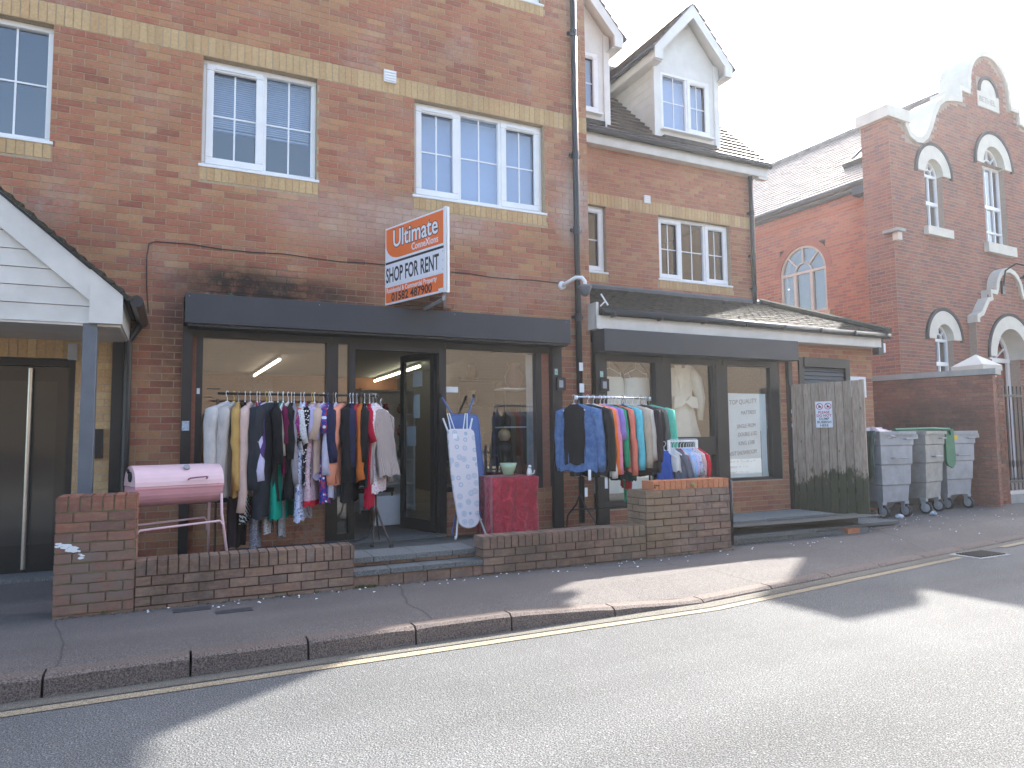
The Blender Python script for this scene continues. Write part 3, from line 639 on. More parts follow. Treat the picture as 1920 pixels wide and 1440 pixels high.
for s_ in (1, -1):
    a = [(cx+s_*t*hw, az-t*hw*sl_) for t in (0, 1)]
    bb = part(MB().strip(FP, [a[0], (cx+s_*(hw-.02), ez+.02)], [(cx, az-.29), (cx+s_*(hw-.26), ez-.07)], -.0, .035), 'barge_board', M['upvcd'], por)
    part(MB().prism(FP, [(cx+s_*(hw-.285), 2.31), (cx+s_*(hw-.035), 2.31), (cx+s_*(hw-.035), 2.56), (cx+s_*(hw-.285), 2.775)], -.02, .045), 'box_end', M['upvcd'], por)
    part(MB().b(*sorted((cx+s_*(hw-.06), cx+s_*(hw-.04))), -1.2, -.01, 2.31, 2.545), 'eaves_fascia', M['upvcd'], por)
    # roof slope tiles
    Ft = Frame((cx+s_*(hw+.03), -1.27, ez-.03), (0, 1, 0), (-s_, 0, sl_), (s_*sl_, 0, 1)); Lr = (hw+.03)/math.cos(math.atan(sl_))
    part(MB().box(Ft, .03, 1.26, .02, Lr, -.02, .0), 'roof_deck', M['black'], por)
    bricks(por, Ft, 0, 1.26, 0, Lr, M['moss'], pu=.165, pz=.10, g=.004, back=-.002, proud=.034, tilt=.022, jit=.006, rag=.004, name='roof_tile', rest='roof_tile_field', nvis=150)
    part(MB().tube([(cx+s_*(hw+.07), -1.25, ez-.03), (cx+s_*(hw+.07), -.02, ez-.03)], .055, 8), 'gutter', M['blackpl'], por)
    part(MB().tube([(cx+s_*(hw+.07), -.09, ez-.03), (cx+s_*(hw-.05), -.09, ez-.25), (cx+s_*(hw-.05), -.09, .1)], .038, 10), 'drainpipe', M['blackpl'], por)
    p_ = part(MB().b(*sorted((cx+s_*(1.115-.0), cx+s_*(1.005))), -1.19, -1.08, 0, 2.31), 'post', M['postgrey'], por); bevel(p_, .006, 1)
z = 2.31
while z < az-.1:
    zt = min(z+.15, az-.12); w0 = min((az-.10-z)/sl_, hw-.1); w1 = max(.02, min((az-.10-zt)/sl_, hw-.1))
    part(MB().prism(FP, [(cx-w0, z), (cx+w0, z), (cx+w1, zt-.004), (cx-w1, zt-.004)], -.03, -.012).box(FP, cx-w0, cx+w0, z, z+.012, -.02, -.003), 'cladding_board', M['upvcd'], por); z += .15
part(MB().b(cx-hw+.06, cx+hw-.06, -1.16, -.012, 2.30, 2.312), 'soffit', M['upvcd'], por)
part(MB().b(-.98, -.90, -.10, -.04, 2.10, 2.26), 'light_fitting', M['galv'], por)
part(MB().b(cx-hw+.05, cx+hw-.05, -1.185, -1.15, 2.29, 2.33), 'beam', M['upvcd'], por)

# ---------------------------------------------------------------- front walls
def gwall(name, lab, x0, x1, y, zt, th, m, mor, cap=.11, cat='wall', capm=None, left_end=False, right_end=False, capp=.075, top_b=False):
    r = root(name, lab, cat, ((x0+x1)/2, y, 0)); F = FY(y)
    part(MB().b(x0+.002, x1-.002, y+.004, y+th-.004, -.15, zt-.006), 'core', mor, r)
    bricks(r, F, x0, x1, zt-cap-.075*12, zt-cap, m, nvis=300, proud=.009, jit=.005, rag=.0025, clip=lambda u, z: z > -.05)
    soldiers(r, F, x0, x1, zt-cap, zt, capm or m, capp)
    # top faces of the capping bricks and the ends
    Ft = Frame((0, y, zt), (1, 0, 0), (0, 1, 0), (0, 0, 1)); bricks(r, Ft, x0, x1, 0, th, capm or m, pu=capp, pz=th, bond=0, nvis=0, back=-.02, proud=.006, rest='coping_tops')
    for on, xx, Fs in ((left_end, x0, FXL(x0, y)), (right_end, x1, FXR(x1, y))):
        if on: bricks(r, Fs, 0, th, zt-cap-.075*12, zt-cap, m, nvis=40, clip=lambda u, z: z > -.05); soldiers(r, Fs, 0, th, zt-cap, zt, capm or m, th)
    return r
gp = gwall('brick_pillar', 'short red brick pillar with a white paint splash left of the pink barbecue', -.79, -.265, -1.95, .88, .33, M['brickP'], M['mortarP'], left_end=True, right_end=True, cat='pillar')
sp = MB(); random.seed(5)
for i in range(26):
    f = i/25; u = -.775+.17*f+random.uniform(-.012, .012); z = .535-.10*f*f+random.uniform(-.018, .018); q = random.uniform(.006, .024)*(1.2-abs(f-.5))
    n_ = 7; sp.add([(u+q*1.5*math.cos(k*6.283/n_)*random.uniform(.6, 1.2), -1.9625-i*.00005, z+q*.6*math.sin(k*6.283/n_)*random.uniform(.6, 1.2)) for k in range(n_)], [tuple(range(n_))])
part(sp, 'paint_splash', M['paper'], gp)
gwall('low_brick_wall', 'low brick garden wall running from the pillar to the entrance steps', -.26, 1.42, -1.95, .365, .22, M['brickL'], M['mortarL'], right_end=True)
gwall('low_brick_wall', 'low weathered brick wall to the right of the entrance steps in front of the ironing boards', 2.64, 4.52, -1.95, .345, .22, M['brickL'], M['mortarL'], left_end=True)
pr = gwall('brick_pier', 'waist high brick pier with loose orange bricks laid along its top', 4.525, 5.69, -1.95, .70, .33, M['brickL'], M['mortarL'], cap=.075, capp=.225, left_end=True, right_end=True, cat='pier')
ORD = ['first', 'second', 'third', 'fourth', 'fifth', 'sixth', 'seventh', 'eighth', 'ninth', 'tenth', 'eleventh', 'twelfth', 'thirteenth', 'fourteenth and last']
for i in range(14):
    x = 4.645+i*.0755
    b_ = solo(MB().b(x, x+.068, -1.94, -1.73, .708, .708+.095+random.uniform(-.003, .003)), 'loose_brick', M['brickO'], 'loose orange brick laid on edge on the brick pier, %s from the left' % ORD[i], 'brick', 'orange bricks along the top of the pier')
    b_.rotation_euler = (0, 0, 0)
for i in range(3):
    part(MB().lathe((4.662+i*.0, -1.9402, .735+i*.0), [(.010, 0), (.010, .002)], 8, (0, -1, 0)), 'brick_hole', M['sooty'], pr) if i == 0 else None
mb = MB()
for i in range(3): mb.lathe((4.662+i*.0755*.34, -1.941, .757), [(.009, 0), (.009, .003)], 8, (0, -1, 0))
part(mb, 'brick_holes', M['sooty'], pr)
mm = MB(); mm.lathe((5.17, -1.948, .75), [(.03, 0), (.022, .012), (.006, .02)], 9, (0, -1, .2)); part(mm, 'moss_tuft', plain('moss', (.25, .22, .08), .9, .3, 40), pr)
pipe(pr, 5.73, -1.93, .05, .78, .02)
lb = root('loose_bricks', 'two orange bricks lying together on the pavement by the wooden fence', 'bricks', (8.0, -1.65, 0))
part(MB().b(7.86, 7.965, -1.73, -1.52, .0, .065), 'brick', M['brickO'], lb); part(MB().b(7.972, 8.08, -1.73, -1.52, .0, .065), 'brick', M['brickO'], lb)

# ================================================================ building B: set-back block with dormers, and its lean-to shop
B = root('brick_annexe', 'set-back red brick block with white dormers, right of the tall flats', 'building', (7.7, 2, 0))
FB = FY(2.0)
HB = [(5.5, 6.715, 4.11, 5.315), (7.85, 9.55, 4.11, 5.315)]
part(wallmesh(FB, 5.1, 10.2, 0, 6.5, HB), 'wall', M['mortar'], B)
part(MB().add([(10.2, 2, 0), (10.2, 9, 0), (10.2, 9, 6.6), (10.2, 5.05, 9.8), (10.2, 2, 6.6)], [(0, 1, 2, 3, 4)]), 'gable_wall', M['brickB'], B)
bandB = [(5, 10.3, 5.315, 5.54), (5.45, 6.74, 3.96, 4.112), (7.82, 9.58, 3.96, 4.112)]
bricks(B, FB, 5.1, 10.2, 3.66, 6.46, M['brickB'], holes=HB+bandB, hide=lambda w, q: q[1] > 560)
soldiers(B, FB, 5.1, 10.2, 5.315, 5.54, M['ochre'], nvis=80)
for h in HB: soldiers(B, FB, h[0]-.01, h[1]+.02, 3.96, 4.111, M['ochre'], nvis=40)
window(B, FB, *HB[0], [(1, 1), (1, 1)]); window(B, FB, *HB[1], [(.32, 1), (.36, 0), (.32, 1)], blind=None)
vent(B, FB, 7.53, 5.49, .14)
part(MB().box(FB, 5.1, 10.42, 6.36, 6.54, .14, .165), 'fascia_board', M['upvcd'], B); part(MB().box(FB, 5.1, 10.42, 6.345, 6.36, .0, .16), 'soffit', M['upvcd'], B)
part(MB().tube([FB.P(5.1, 6.555, .22), FB.P(10.46, 6.555, .22)], .055, 8), 'gutter', M['blackpl'], B)
pipe(B, 10.05, 1.92, 3.75, 6.5, .043, (4.1, 4.75, 5.6, 6.4))
part(MB().b(10.2, 10.42, 1.85, 1.95, 6.30, 6.54), 'box_end', M['upvcd'], B)
pit = 44.4; Fr = Frame((5.1, 1.76, 6.57), (1, 0, 0), (0, math.cos(R(pit)), math.sin(R(pit))), (0, -math.sin(R(pit)), math.cos(R(pit))))
LR = 4.62
def dormhole(u, z, pad=0):
    X = u+5.1; 
    return (4.86+pad < X < 6.76-pad or 7.88+pad < X < 9.26-pad) and .18 < z < 3.0
part(MB().box(Fr, 0, 5.31, 0, LR, -.06, -.01), 'roof_deck', M['slate'], B)
bricks(B, Fr, 0, 5.34, 0, LR, M['tileB'], pu=.30, pz=.20, g=.004, back=-.005, proud=.045, tilt=.036, jit=.003, name='roof_tile', rest='roof_tile_field', clip=lambda u, z: not dormhole(u, z, .1), nvis=300)
Fr2 = Frame((5.1, 8.34, 6.57), (1, 0, 0), (0, -math.cos(R(pit)), math.sin(R(pit))), (0, math.sin(R(pit)), math.cos(R(pit))))
part(MB().box(Fr2, 0, 5.34, 0, LR, -.06, .03), 'rear_roof_slope', M['tileB'], B)
part(MB().tube([(5.1, 5.05, 9.79), (10.44, 5.05, 9.79)], .11, 8), 'ridge', M['tileB'], B)

def dormer(cx, full, lab, holes=None):
    r = root('dormer', lab, 'dormer', (cx, 2.1, 6.7), 0, 'white boarded dormers on the set-back roof'); yf = 1.98; F = FY(yf)
    w = .715; zb, ze, za = 6.70, 8.42, 9.36; W = plain('white_dormer_board', (.70, .70, .67), .5, .05, 5, dirt=.15, dirtcol=(.4, .38, .3)) if 'wdb' not in M else M['wdb']; M['wdb'] = W
    hole = (cx-.60, cx+.56, 6.92, 8.06)
    part(wallmesh(F, cx-w, cx+w, zb+.05, ze, [hole], 0, -.12), 'front_panel', W, r)
    part(MB().prism(F, [(cx-w, ze), (cx+w, ze), (cx, za-.12)], -.05, 0), 'gable_panel', W, r)
    for s_ in (-1, 1):
        part(MB().box(F, cx+s_*w-.06, cx+s_*w+.06, zb+.02, ze, -.05, .035), 'corner_board', W, r)
        Fs = FXL(cx-w, yf) if s_ < 0 else FXR(cx+w, yf)
        z = 6.78
        while z < 8.35:
            l0 = (z-6.70)/.98; l1 = min((z+.17-6.7)/.98, 3)
            if l1 > .06: part(MB().prism(Fs, [(0.02, z), (max(.04, l0), z), (l1, z+.166), (0.02, z+.166)], -.01, .012), 'cladding_board', W, r)
            z += .17
        # roof slope of the dormer
        sl = (za-ze+.1)/(w+.2); Ls = math.hypot(w+.22, (w+.22)*sl)
        Fd = Frame((cx+s_*(w+.22), yf-.28, ze-.10), (0, 1, 0), (-s_, 0, sl), (s_*sl, 0, 1))
        dl_ = 3.0
        ck = lambda u, z, sl=sl: (ze-.10+z*math.sin(math.atan(sl))) > 6.6+(yf-.28+u-1.8)*.985-.1
        bricks(r, Fd, 0, dl_, 0, Ls, M['tileB'], pu=.3, pz=.2, g=.004, back=-.005, proud=.04, tilt=.03, name='roof_tile', rest='roof_tile_field', clip=ck, nvis=80)
        part(MB().add([Fd.P(0.02, 0, -.008), Fd.P(1.9, 0, -.008), Fd.P(dl_-.1, Ls, -.008), Fd.P(0.02, Ls, -.008), Fd.P(0.02, 0, -.05), Fd.P(1.9, 0, -.05), Fd.P(dl_-.1, Ls, -.05), Fd.P(0.02, Ls, -.05)],
                      [(0, 1, 2, 3), (7, 6, 5, 4), (0, 4, 5, 1), (1, 5, 6, 2), (2, 6, 7, 3), (3, 7, 4, 0)]), 'roof_deck', W, r)
        FV = FY(yf-.24)
        part(MB().strip(FV, [(cx, za-.02), (cx+s_*(w+.2), ze-.07)], [(cx, za-.26), (cx+s_*(w+.2)-s_*.02, ze-.28)], 0, .03), 'barge_board', W, r)
        part(MB().box(FV, *sorted((cx+s_*(w+.20), cx+s_*(w+.02))), ze-.30, ze-.10, -.01, .034), 'box_end', W, r)
        part(MB().b(*sorted((cx+s_*(w+.2), cx+s_*(w+.17))), yf-.22, yf+1.8, ze-.30, ze-.13), 'eaves_fascia', W, r)
        part(MB().tube([(cx+s_*(w+.25), yf-.27, ze-.12), (cx+s_*(w+.25), yf+1.75, ze-.12)], .045, 7), 'gutter', M['blackpl'], r)
        part(MB().b(*sorted((cx+s_*(w+.18), cx+s_*w)), yf-.22, yf+1.8, ze-.31, ze-.295), 'soffit', W, r)
    part(MB().add([FY(yf-.22).P(cx-w, ze-.3, 0), FY(yf-.22).P(cx+w, ze-.3, 0), F.P(cx+w, ze-.3, 0), F.P(cx-w, ze-.3, 0)], [(0, 1, 2, 3)]), 'soffit', W, r) if False else None
    window(r, F, *hole, [(.52, 0), (.48, 1)], rec=-.0, vents=True, room=True, blind='full', rpad=.0)
    part(MB().box(F, cx-.62, cx+.62, 6.72, 6.80, .0, .10), 'lead_apron', M['slate'], r)
    return r
dormer(8.57, True, 'white dormer with a two-light window, standing clear on the set-back roof')
dormer(6.05, True, 'white dormer partly hidden by the corner of the tall flats')

# lean-to shop
Cc = root('lean_to_shop', 'single storey lean-to shop with a mossy tiled roof and black framed windows', 'building', (7.9, 0, 0))
HC = [(5.1, 6.30, .3, 2.92), (6.30, 7.44, .0, 2.92), (7.44, 8.60, .60, 2.92), (9.0, 10.17, 1.3, 2.53)]
part(wallmesh(F0, 5.1, 10.75, -.1, 2.95, HC), 'wall', M['mortar'], Cc)
bricks(Cc, F0, 5.1, 10.75, -.12+.03, 2.80, M['brickB'], holes=HC, nvis=300)
part(MB().add([(10.75, 0, 0), (10.75, 2.6, 0), (10.75, 2.6, 3), (10.75, 0, 3)], [(0, 1, 2, 3)]), 'wall', M['brickB'], Cc)
part(MB().add([(10.2, 2.6, 0), (10.75, 2.6, 0), (10.75, 2.6, 3), (10.2, 2.6, 3)], [(0, 1, 2, 3)]), 'wall', M['brickB'], Cc)
part(MB().box(F0, 5.06, 10.72, 2.74, 2.92, .20, .225), 'fascia_board', M['upvcd'], Cc); part(MB().box(F0, 5.12, 10.7, 2.735, 2.745, .01, .2), 'soffit', M['upvcd'], Cc)
part(MB().box(F0, 5.06, 5.10, 2.74, 3.10, .0, .22), 'box_end', M['upvcd'], Cc)
gt = part(MB().tube([F0.P(5.14, 2.965, .275), F0.P(10.86, 2.93, .275)], .05, 9), 'gutter', M['blackpl'], Cc, smooth=True)
for i in range(8): u = 5.3+i*.78; part(MB().box(F0, u-.015, u+.015, 2.90, 2.965, .22, .33), 'gutter_bracket', M['blackpl'], gt)
part(MB().b(10.66, 10.78, -.22, -.10, 2.62, 2.90), 'gutter_outlet', M['blackpl'], Cc); part(MB().b(10.80, 10.86, -.2, -.14, 2.66, 2.82), 'alarm_sounder', M['plast'], Cc)
ang = math.atan2(.86, 2.28); Fl = Frame((5.1, -.28, 2.975), (1, 0, 0), (0, math.cos(ang), math.sin(ang)), (0, -math.sin(ang), math.cos(ang))); Ll = math.hypot(.9, 2.28)
hip = lambda u, z: u < 5.72-z*.235
part(MB().prism(Fl, [(0, 0), (5.72, 0), (5.12, Ll), (0, Ll)], -.05, -.004), 'roof_deck', M['slate'], Cc)
bricks(Cc, Fl, 0, 5.75, 0, Ll, M['slate'], pu=.165, pz=.105, g=.003, back=-.002, proud=.020, tilt=.012, jit=.004, rag=.003, name='roof_tile', rest='roof_tile_field', clip=hip, nvis=300)
part(MB().tube([F0.P(5.1, 3.86, -1.97), F0.P(10.2, 3.86, -1.97)], .05, 6), 'lead_flashing', M['postgrey'], Cc)
part(MB().tube([(10.85, -.3, 3.0), (10.25, 2.0, 3.88)], .07, 8), 'hip_tiles', M['moss'], Cc)
part(MB().add([(10.87, -.3, 2.95), (10.87, 2.9, 2.95), (10.2, 2.9, 3.87), (10.2, 2.0, 3.87)], [(0, 1, 2, 3)]), 'roof_end_slope', M['slate'], Cc)
# plant debris on the left end of roof
part(MB().tube([(5.14, -.2, 3.05), (5.2, -.24, 3.12), (5.12, -.26, 3.2), (5.2, -.3, 3.05)], .012, 5), 'loose_cable', M['plast'], Cc)
fbb = part(MB().box(F0, 5.13, 8.70, 2.43, 2.735, .0, .30), 'shutter_box', M['fascia'], Cc); bevel(fbb, .006, 2)
sfb = MB()
for a, b, c, d, e0, e1 in ((5.13, 5.31, .10, 2.43, .0, .07), (5.31, 8.40, 2.34, 2.46, -.09, -.01), (6.17, 6.39, .10, 2.34, -.09, .02), (7.28, 7.50, .10, 2.34, -.09, .02), (8.40, 8.58, .60, 2.46, -.09, -.008), (8.72, 8.80, .10, 2.43, .0, .07),
                           (6.39, 7.28, 1.00, 1.27, -.07, .012), (6.39, 7.28, .10, .35, -.07, .012), (7.50, 8.40, .58, .64, -.09, -.005), (5.31, 6.17, .28, .40, -.09, -.005), (6.39, 6.45, .35, 2.34, -.07, .012), (7.24, 7.28, .35, 2.34, -.07, .012)):
    sfb.box(F0, a, b, c, d, e0, e1)
part(sfb, 'shop_front_frame', M['black'], Cc)
for a, b, c, d in ((5.31, 6.17, .40, 2.34), (6.45, 7.24, 1.27, 2.34), (6.45, 7.24, .35, 1.0), (7.50, 8.40, .64, 2.34)):
    part(MB().add([F0.P(a, c, -.05), F0.P(b, c, -.05), F0.P(b, d, -.05), F0.P(a, d, -.05)], [(0, 1, 2, 3)]), 'window_pane', M['glass'], Cc)
keypad(Cc, 5.24, 1.99); part(MB().box(F0, 5.20, 5.25, 2.10, 2.18, .07, .073), 'sticker', plain('green_white_sticker2', (.35, .5, .45), .6, .4, 60), Cc)
for z in (1.62, 1.50, 1.40): part(MB().box(F0, 8.74, 8.785, z, z+.06, .07, .073), 'sticker', M['paper'] if z != 1.50 else M['orange'], Cc)
inC = roombox(Cc, 5.12, 10.7, .15, 5.5, .1, 2.9, M['room'], M['ceil'], M['room'])
shm = plain('shutter_slat_black', (.02, .02, .022), .4, .1)
part(MB().box(F0, 9.0, 9.10, 1.3, 2.53, -.02, .03).box(F0, 10.07, 10.17, 1.3, 2.53, -.02, .03).box(F0, 9.1, 10.07, 2.38, 2.53, -.02, .05), 'shutter_frame', M['black'], Cc)
for i in range(16): z = 1.32+i*.066; part(MB().box(F0, 9.10, 10.07, z, z+.060, -.03, .01, .018), 'shutter_slat', shm, Cc)
nt = solo(MB().box(F0, 10.13, 10.56, 1.90, 2.25, .006, .02), 'wall_notice', M['paper'], 'plain white notice board fixed to the brick wall behind the wooden fence', 'notice')

# dresses and poster in the lean-to window
def cloth_noise(p, a=.01, f=9): return noise.noise(Vector(p)*f)*a
def dress(name, lab, cx, y, ztop, zneck, zwaist, zhem, wb, ww, wh, m, sleeves=0, bow=False, film=False, straps=True):
    r = root(name, lab, 'dress', (cx, y, ztop), 0, 'pale wedding dresses hanging in the window'); rows = []
    N = 28; prof = [(zneck, wb*.9), ((zneck+zwaist)/2, wb), (zwaist, ww), (zwaist-.12, ww*1.25)]+[(zwaist-.12+(zhem-zwaist+.12)*k/6, ww*1.25+(wh-ww*1.25)*k/6) for k in range(1, 7)]
    for i, (z, w) in enumerate(prof):
        fold = .0 if i < 3 else min(1, (i-2)/4)
        row = []
        for k in range(N+1):
            a = 2*math.pi*k/N; x = w/2*math.cos(a); yy = .10*math.sin(a)*(1+.3*fold); f = fold*.03*math.sin(9*a+i*.2)
            zz = z-(.05*math.cos(a)**2 if i == 0 else 0)+(0.04*abs(math.cos(a)) if i == 0 else 0)
            row.append((cx+x+f*math.cos(a), y+yy+f*math.sin(a), zz+cloth_noise((x, yy, z), .01)))
        rows.append(row)
    part(MB().grid(rows), 'gown', m, r, smooth=True)
    hang = MB().tube([(cx-.2, y, zneck+.05), (cx, y, zneck+.14), (cx+.2, y, zneck+.05)], .008, 6).tube([(cx, y, zneck+.14), (cx, y, zneck+.22), (cx+.02, y, zneck+.24)], .004, 5)
    part(hang, 'hanger', M['plast'], r)
    if straps:
        for s_ in (-1, 1): part(MB().tube([(cx+s_*wb*.3, y-.08, zneck-.02), (cx+s_*wb*.33, y-.03, zneck+.08)], .008, 5), 'strap', m, r)
    if sleeves:
        for s_ in (-1, 1):
            pts = [(cx+s_*wb*.42, y, zneck+.0), (cx+s_*(wb*.5+.05), y-.03, zneck-.16), (cx+s_*(wb*.5+.11), y-.05, zneck-.45), (cx+s_*(wb*.5+.10), y-.05, zneck-sleeves)]
            part(MB().tube(pts, [.07, .095, .075, .04], 10), 'sleeve', m, r, smooth=True)
        part(MB().add([(cx-.17, y-.11, zneck+.04), (cx-.03, y-.115, zwaist+.1), (cx-.03, y-.11, zneck+.04)], [(0, 1, 2)]).add([(cx+.17, y-.11, zneck+.04), (cx+.03, y-.115, zwaist+.1), (cx+.03, y-.11, zneck+.04)], [(0, 2, 1)]), 'collar', m, r)
    if bow:
        for s_ in (-1, 1):
            part(MB().prism(FY(y-.125), [(cx, zwaist-.0), (cx+s_*.09, zwaist+.10), (cx+s_*.21, zwaist+.08), (cx+s_*.23, zwaist-.09), (cx+s_*.10, zwaist-.07)], 0, .03), 'bow', m, r)
        part(MB().lathe((cx, y-.14, zwaist-.03), [(.02, 0), (.035, .03), (.02, .06)], 8), 'bow_knot', m, r)
    if film:
        rows = []
        for i, (z, w) in enumerate([(zneck+.20, .08), (zneck+.12, .34), (zneck+.05, .48), (zneck-.4, .52), (zhem+.2, .56)]):
            rows.append([(cx+w/2*math.cos(2*math.pi*k/18)+cloth_noise((k, i, cx), .02, 2), y+.14*math.sin(2*math.pi*k/18)-.0, z) for k in range(19)])
        part(MB().grid(rows), 'plastic_cover', M['film'], r, smooth=True)
ivory = plain('ivory_satin', (.85, .85, .80), .4, .05, 8); cream = plain('cream_satin', (.84, .78, .66), .42, .06, 8, bump=.1)
dress('wedding_dress', 'strapless white wedding dress under clear plastic, leftmost in the lean-to window', 5.58, .28, 2.3, 2.13, 1.68, .5, .50, .40, .7, ivory, film=True)
dress('wedding_dress', 'white strappy wedding dress beside the black post, second in the lean-to window', 6.04, .28, 2.3, 2.13, 1.68, .5, .48, .38, .7, ivory, film=True)
dress('wedding_dress', 'cream long sleeved dress with a bow at the waist in the lean-to door', 6.84, .30, 2.4, 2.30, 1.78, .7, .50, .42, 1.05, cream, sleeves=.78, bow=True, straps=False)
po = root('price_poster', 'large handwritten paper poster of mattress prices in the lean-to window', 'poster', (7.95, .085, 1.2)); FPo = FY(.085)
ps = MB().grid([[FPo.P(7.52+.84*i/8+(.012 if j == 0 and i == 8 else 0), .645+1.285*j/10, -.0+cloth_noise((i*.3, j*.3, 0), .012, 1.3)) for i in range(9)] for j in range(11)])
part(ps, 'sheet', plain('poster_paper', (.80, .86, .86), .8, .05, 3), po)
part(MB().box(FPo, 8.22, 8.226, .65, 1.35, .012, .016), 'fold', M['inkgrey'], po)
for s_, u, z, sz, sx in (('TOP QUALITY', 7.60, 1.75, .105, .98), ('MATTRESS', 7.83, 1.60, .085, .9), ('SINGLE FROM', 7.74, 1.39, .088, .82), ('DOUBLE £102', 7.76, 1.265, .09, .8), ('KING £108', 7.76, 1.13, .09, .9), ('VISIT SHOWROOM', 7.57, .97, .095, .8)):
    text(po, s_, FPo, u, z, .016, sz*.95, M['marker'], sx*.9, .0006, 0, .15, rot=.07)
for z, l in ((.87, .5), (.79, .34), (.71, .36)):        # lines too faint to read
    sc = MB(); random.seed(int(z*100)); x = 7.58
    while x < 7.58+l:
        sc.tube([(x, .068, z+.03*(x-7.58)), (x+.012, .068, z+random.uniform(.02, .045)), (x+.026, .068, z+random.uniform(0, .02)), (x+.03, .068, z+.02)], .0022, 4, False); x += random.choice((.036, .042, .07))
    part(sc, 'handwriting', M['marker'], po)
solo(MB().b(6.9, 7.2, .9, 1.3, .7, 1.9), 'dark_wardrobe', M['darkmetal'], 'dark upright shape behind the cream dress in the lean-to', 'furniture')

# ================================================================ sign board
sg = root('letting_board', 'orange and white V-shaped SHOP FOR RENT board projecting from the brick wall', 'sign', (2.5, -.5, 3.35))
e_ = Vector((.38, -1.07, 0)).normalized(); Fs = Frame((2.22, -.02, 0), e_, (0, 0, 1), (e_.y, -e_.x, 0)); LS = 1.136
part(MB().box(Fs, 0, LS, 2.88, 3.81, -.022, 0), 'board', M['signwhite'], sg)
e2 = Vector((2.97-2.60, -.02+1.09, 0)).normalized(); Fs2 = Frame((2.61, -1.09, 0), e2, (0, 0, 1), (-e2.y, e2.x, 0)); part(MB().box(Fs2, 0.01, 1.11, 2.88, 3.81, .0, .022), 'rear_board', M['signwhite'], sg)
part(MB().box(Fs, LS-.035, LS+.0, 2.87, 3.82, -.05, .004), 'corner_trim', M['plast'], sg)
for z in (2.90, 3.32, 3.76): part(MB().b(2.3, 3.05, -.05, -.01, z, z+.04), 'wall_batten', M['wood'], sg)
part(MB().tube([(2.62, -.95, 2.86), (2.62, -.95, 2.82), (2.62, -.3, 2.82)], .02, 6), 'bracket', M['galv'], sg)
arc = [(.02+.20*(1-math.cos(R(a))), 3.47+.0-.0+(-.16)*math.sin(R(a))) for a in range(0, 91, 15)]
part(MB().prism(Fs, [(.02, 3.79), (.02, 3.60)]+[(.02+.26*(1-math.cos(R(a))), 3.60-.18*math.sin(R(a))) for a in range(15, 91, 15)]+[(LS-.045, 3.42), (LS-.045, 3.79)][0:2], 0.0005, .002), 'orange_panel', M['orange'], sg)
part(MB().box(Fs, .01, LS-.04, 3.365, 3.392, .0005, .002), 'black_rule', M['signink'], sg)
part(MB().box(Fs, .0, LS-.03, 3.10, 3.355, .0005, .004), 'white_panel', M['signwhite'], sg)
part(MB().box(Fs, .015, LS-.045, 2.90, 3.085, .0005, .002), 'orange_panel', M['orange'], sg)
text(sg, 'Ultimate', Fs, .155, 3.555, .0028, .29, M['signink'], .84, .0004, .013); text(sg, 'Ultimate', Fs, .155, 3.555, .0042, .29, M['signwhite'], .84, .0004, .004)
text(sg, 'ConneXions', Fs, .52, 3.452, .003, .115, M['signwhite'], .83, .0004, .0015)
text(sg, 'SHOP FOR RENT', Fs, .022, 3.145, .005, .245, M['signink'], .545, .0004, .005)
text(sg, 'Residential & Commercial Property', Fs, .03, 3.018, .003, .082, M['signwhite'], .80, .0004, .0012)
text(sg, '01582 487900', Fs, .13, 2.912, .003, .135, M['signink'], .98, .0004, .003)
part(MB().box(Fs, LS-.13, LS-.05, 2.90, 2.925, .0022, .003), 'white_label', M['signwhite'], sg)
for u in (.02, .02, LS-.05): 
    for z in (3.13, 3.23, 3.33): part(MB().box(Fs, u-.004, u+.004, z-.004, z+.004, .004, .006), 'nail', M['signink'], sg)

# wall lamp on pipe
wl = root('swan_neck_camera', 'white bent-arm dome camera on the wall beside the drainpipe above the charcoal box', 'camera', (4.72, -.1, 3.3))
part(MB().lathe((4.66, -.0, 3.33), [(.06, 0), (.06, .02), (.03, .04)], 12, (0, -1, 0)), 'wall_plate', M['plast'], wl, smooth=True)
part(MB().tube([(4.66, -.03, 3.33), (4.68, -.12, 3.35), (4.74, -.24, 3.40), (4.80, -.30, 3.39), (4.83, -.32, 3.34), (4.83, -.32, 3.27)], .026, 10), 'arm', M['plast'], wl, smooth=True)
part(MB().lathe((4.83, -.32, 3.17), [(.02, -.03), (.06, .0), (.075, .05), (.09, .085), (.095, .10), (.06, .12)], 16), 'dome', M['postgrey'], wl, smooth=True)
# plant growing above shutter box
pt = MB()
for i in range(26):
    a = random.uniform(0, 6.28); l = random.uniform(.05, .10); d_ = Vector((math.cos(a)*.8, -abs(math.sin(a))*.5, random.uniform(.4, 1.1))).normalized(); b_ = Vector((.50, -.10, 2.815)); s_ = Vector((math.cos(a+1.57), 0, .2))*.004
    pt.add([b_-s_, b_+s_, b_+d_*l*.6+s_*1.2, b_+d_*l, b_+d_*l*.6-s_*1.2], [(0, 1, 2, 3, 4)])
solo(pt, 'spiky_weed', plain('grey_green_leaf', (.10, .16, .09), .7, .3, 20), 'small spiky weed growing on top of the charcoal shutter box', 'plant')

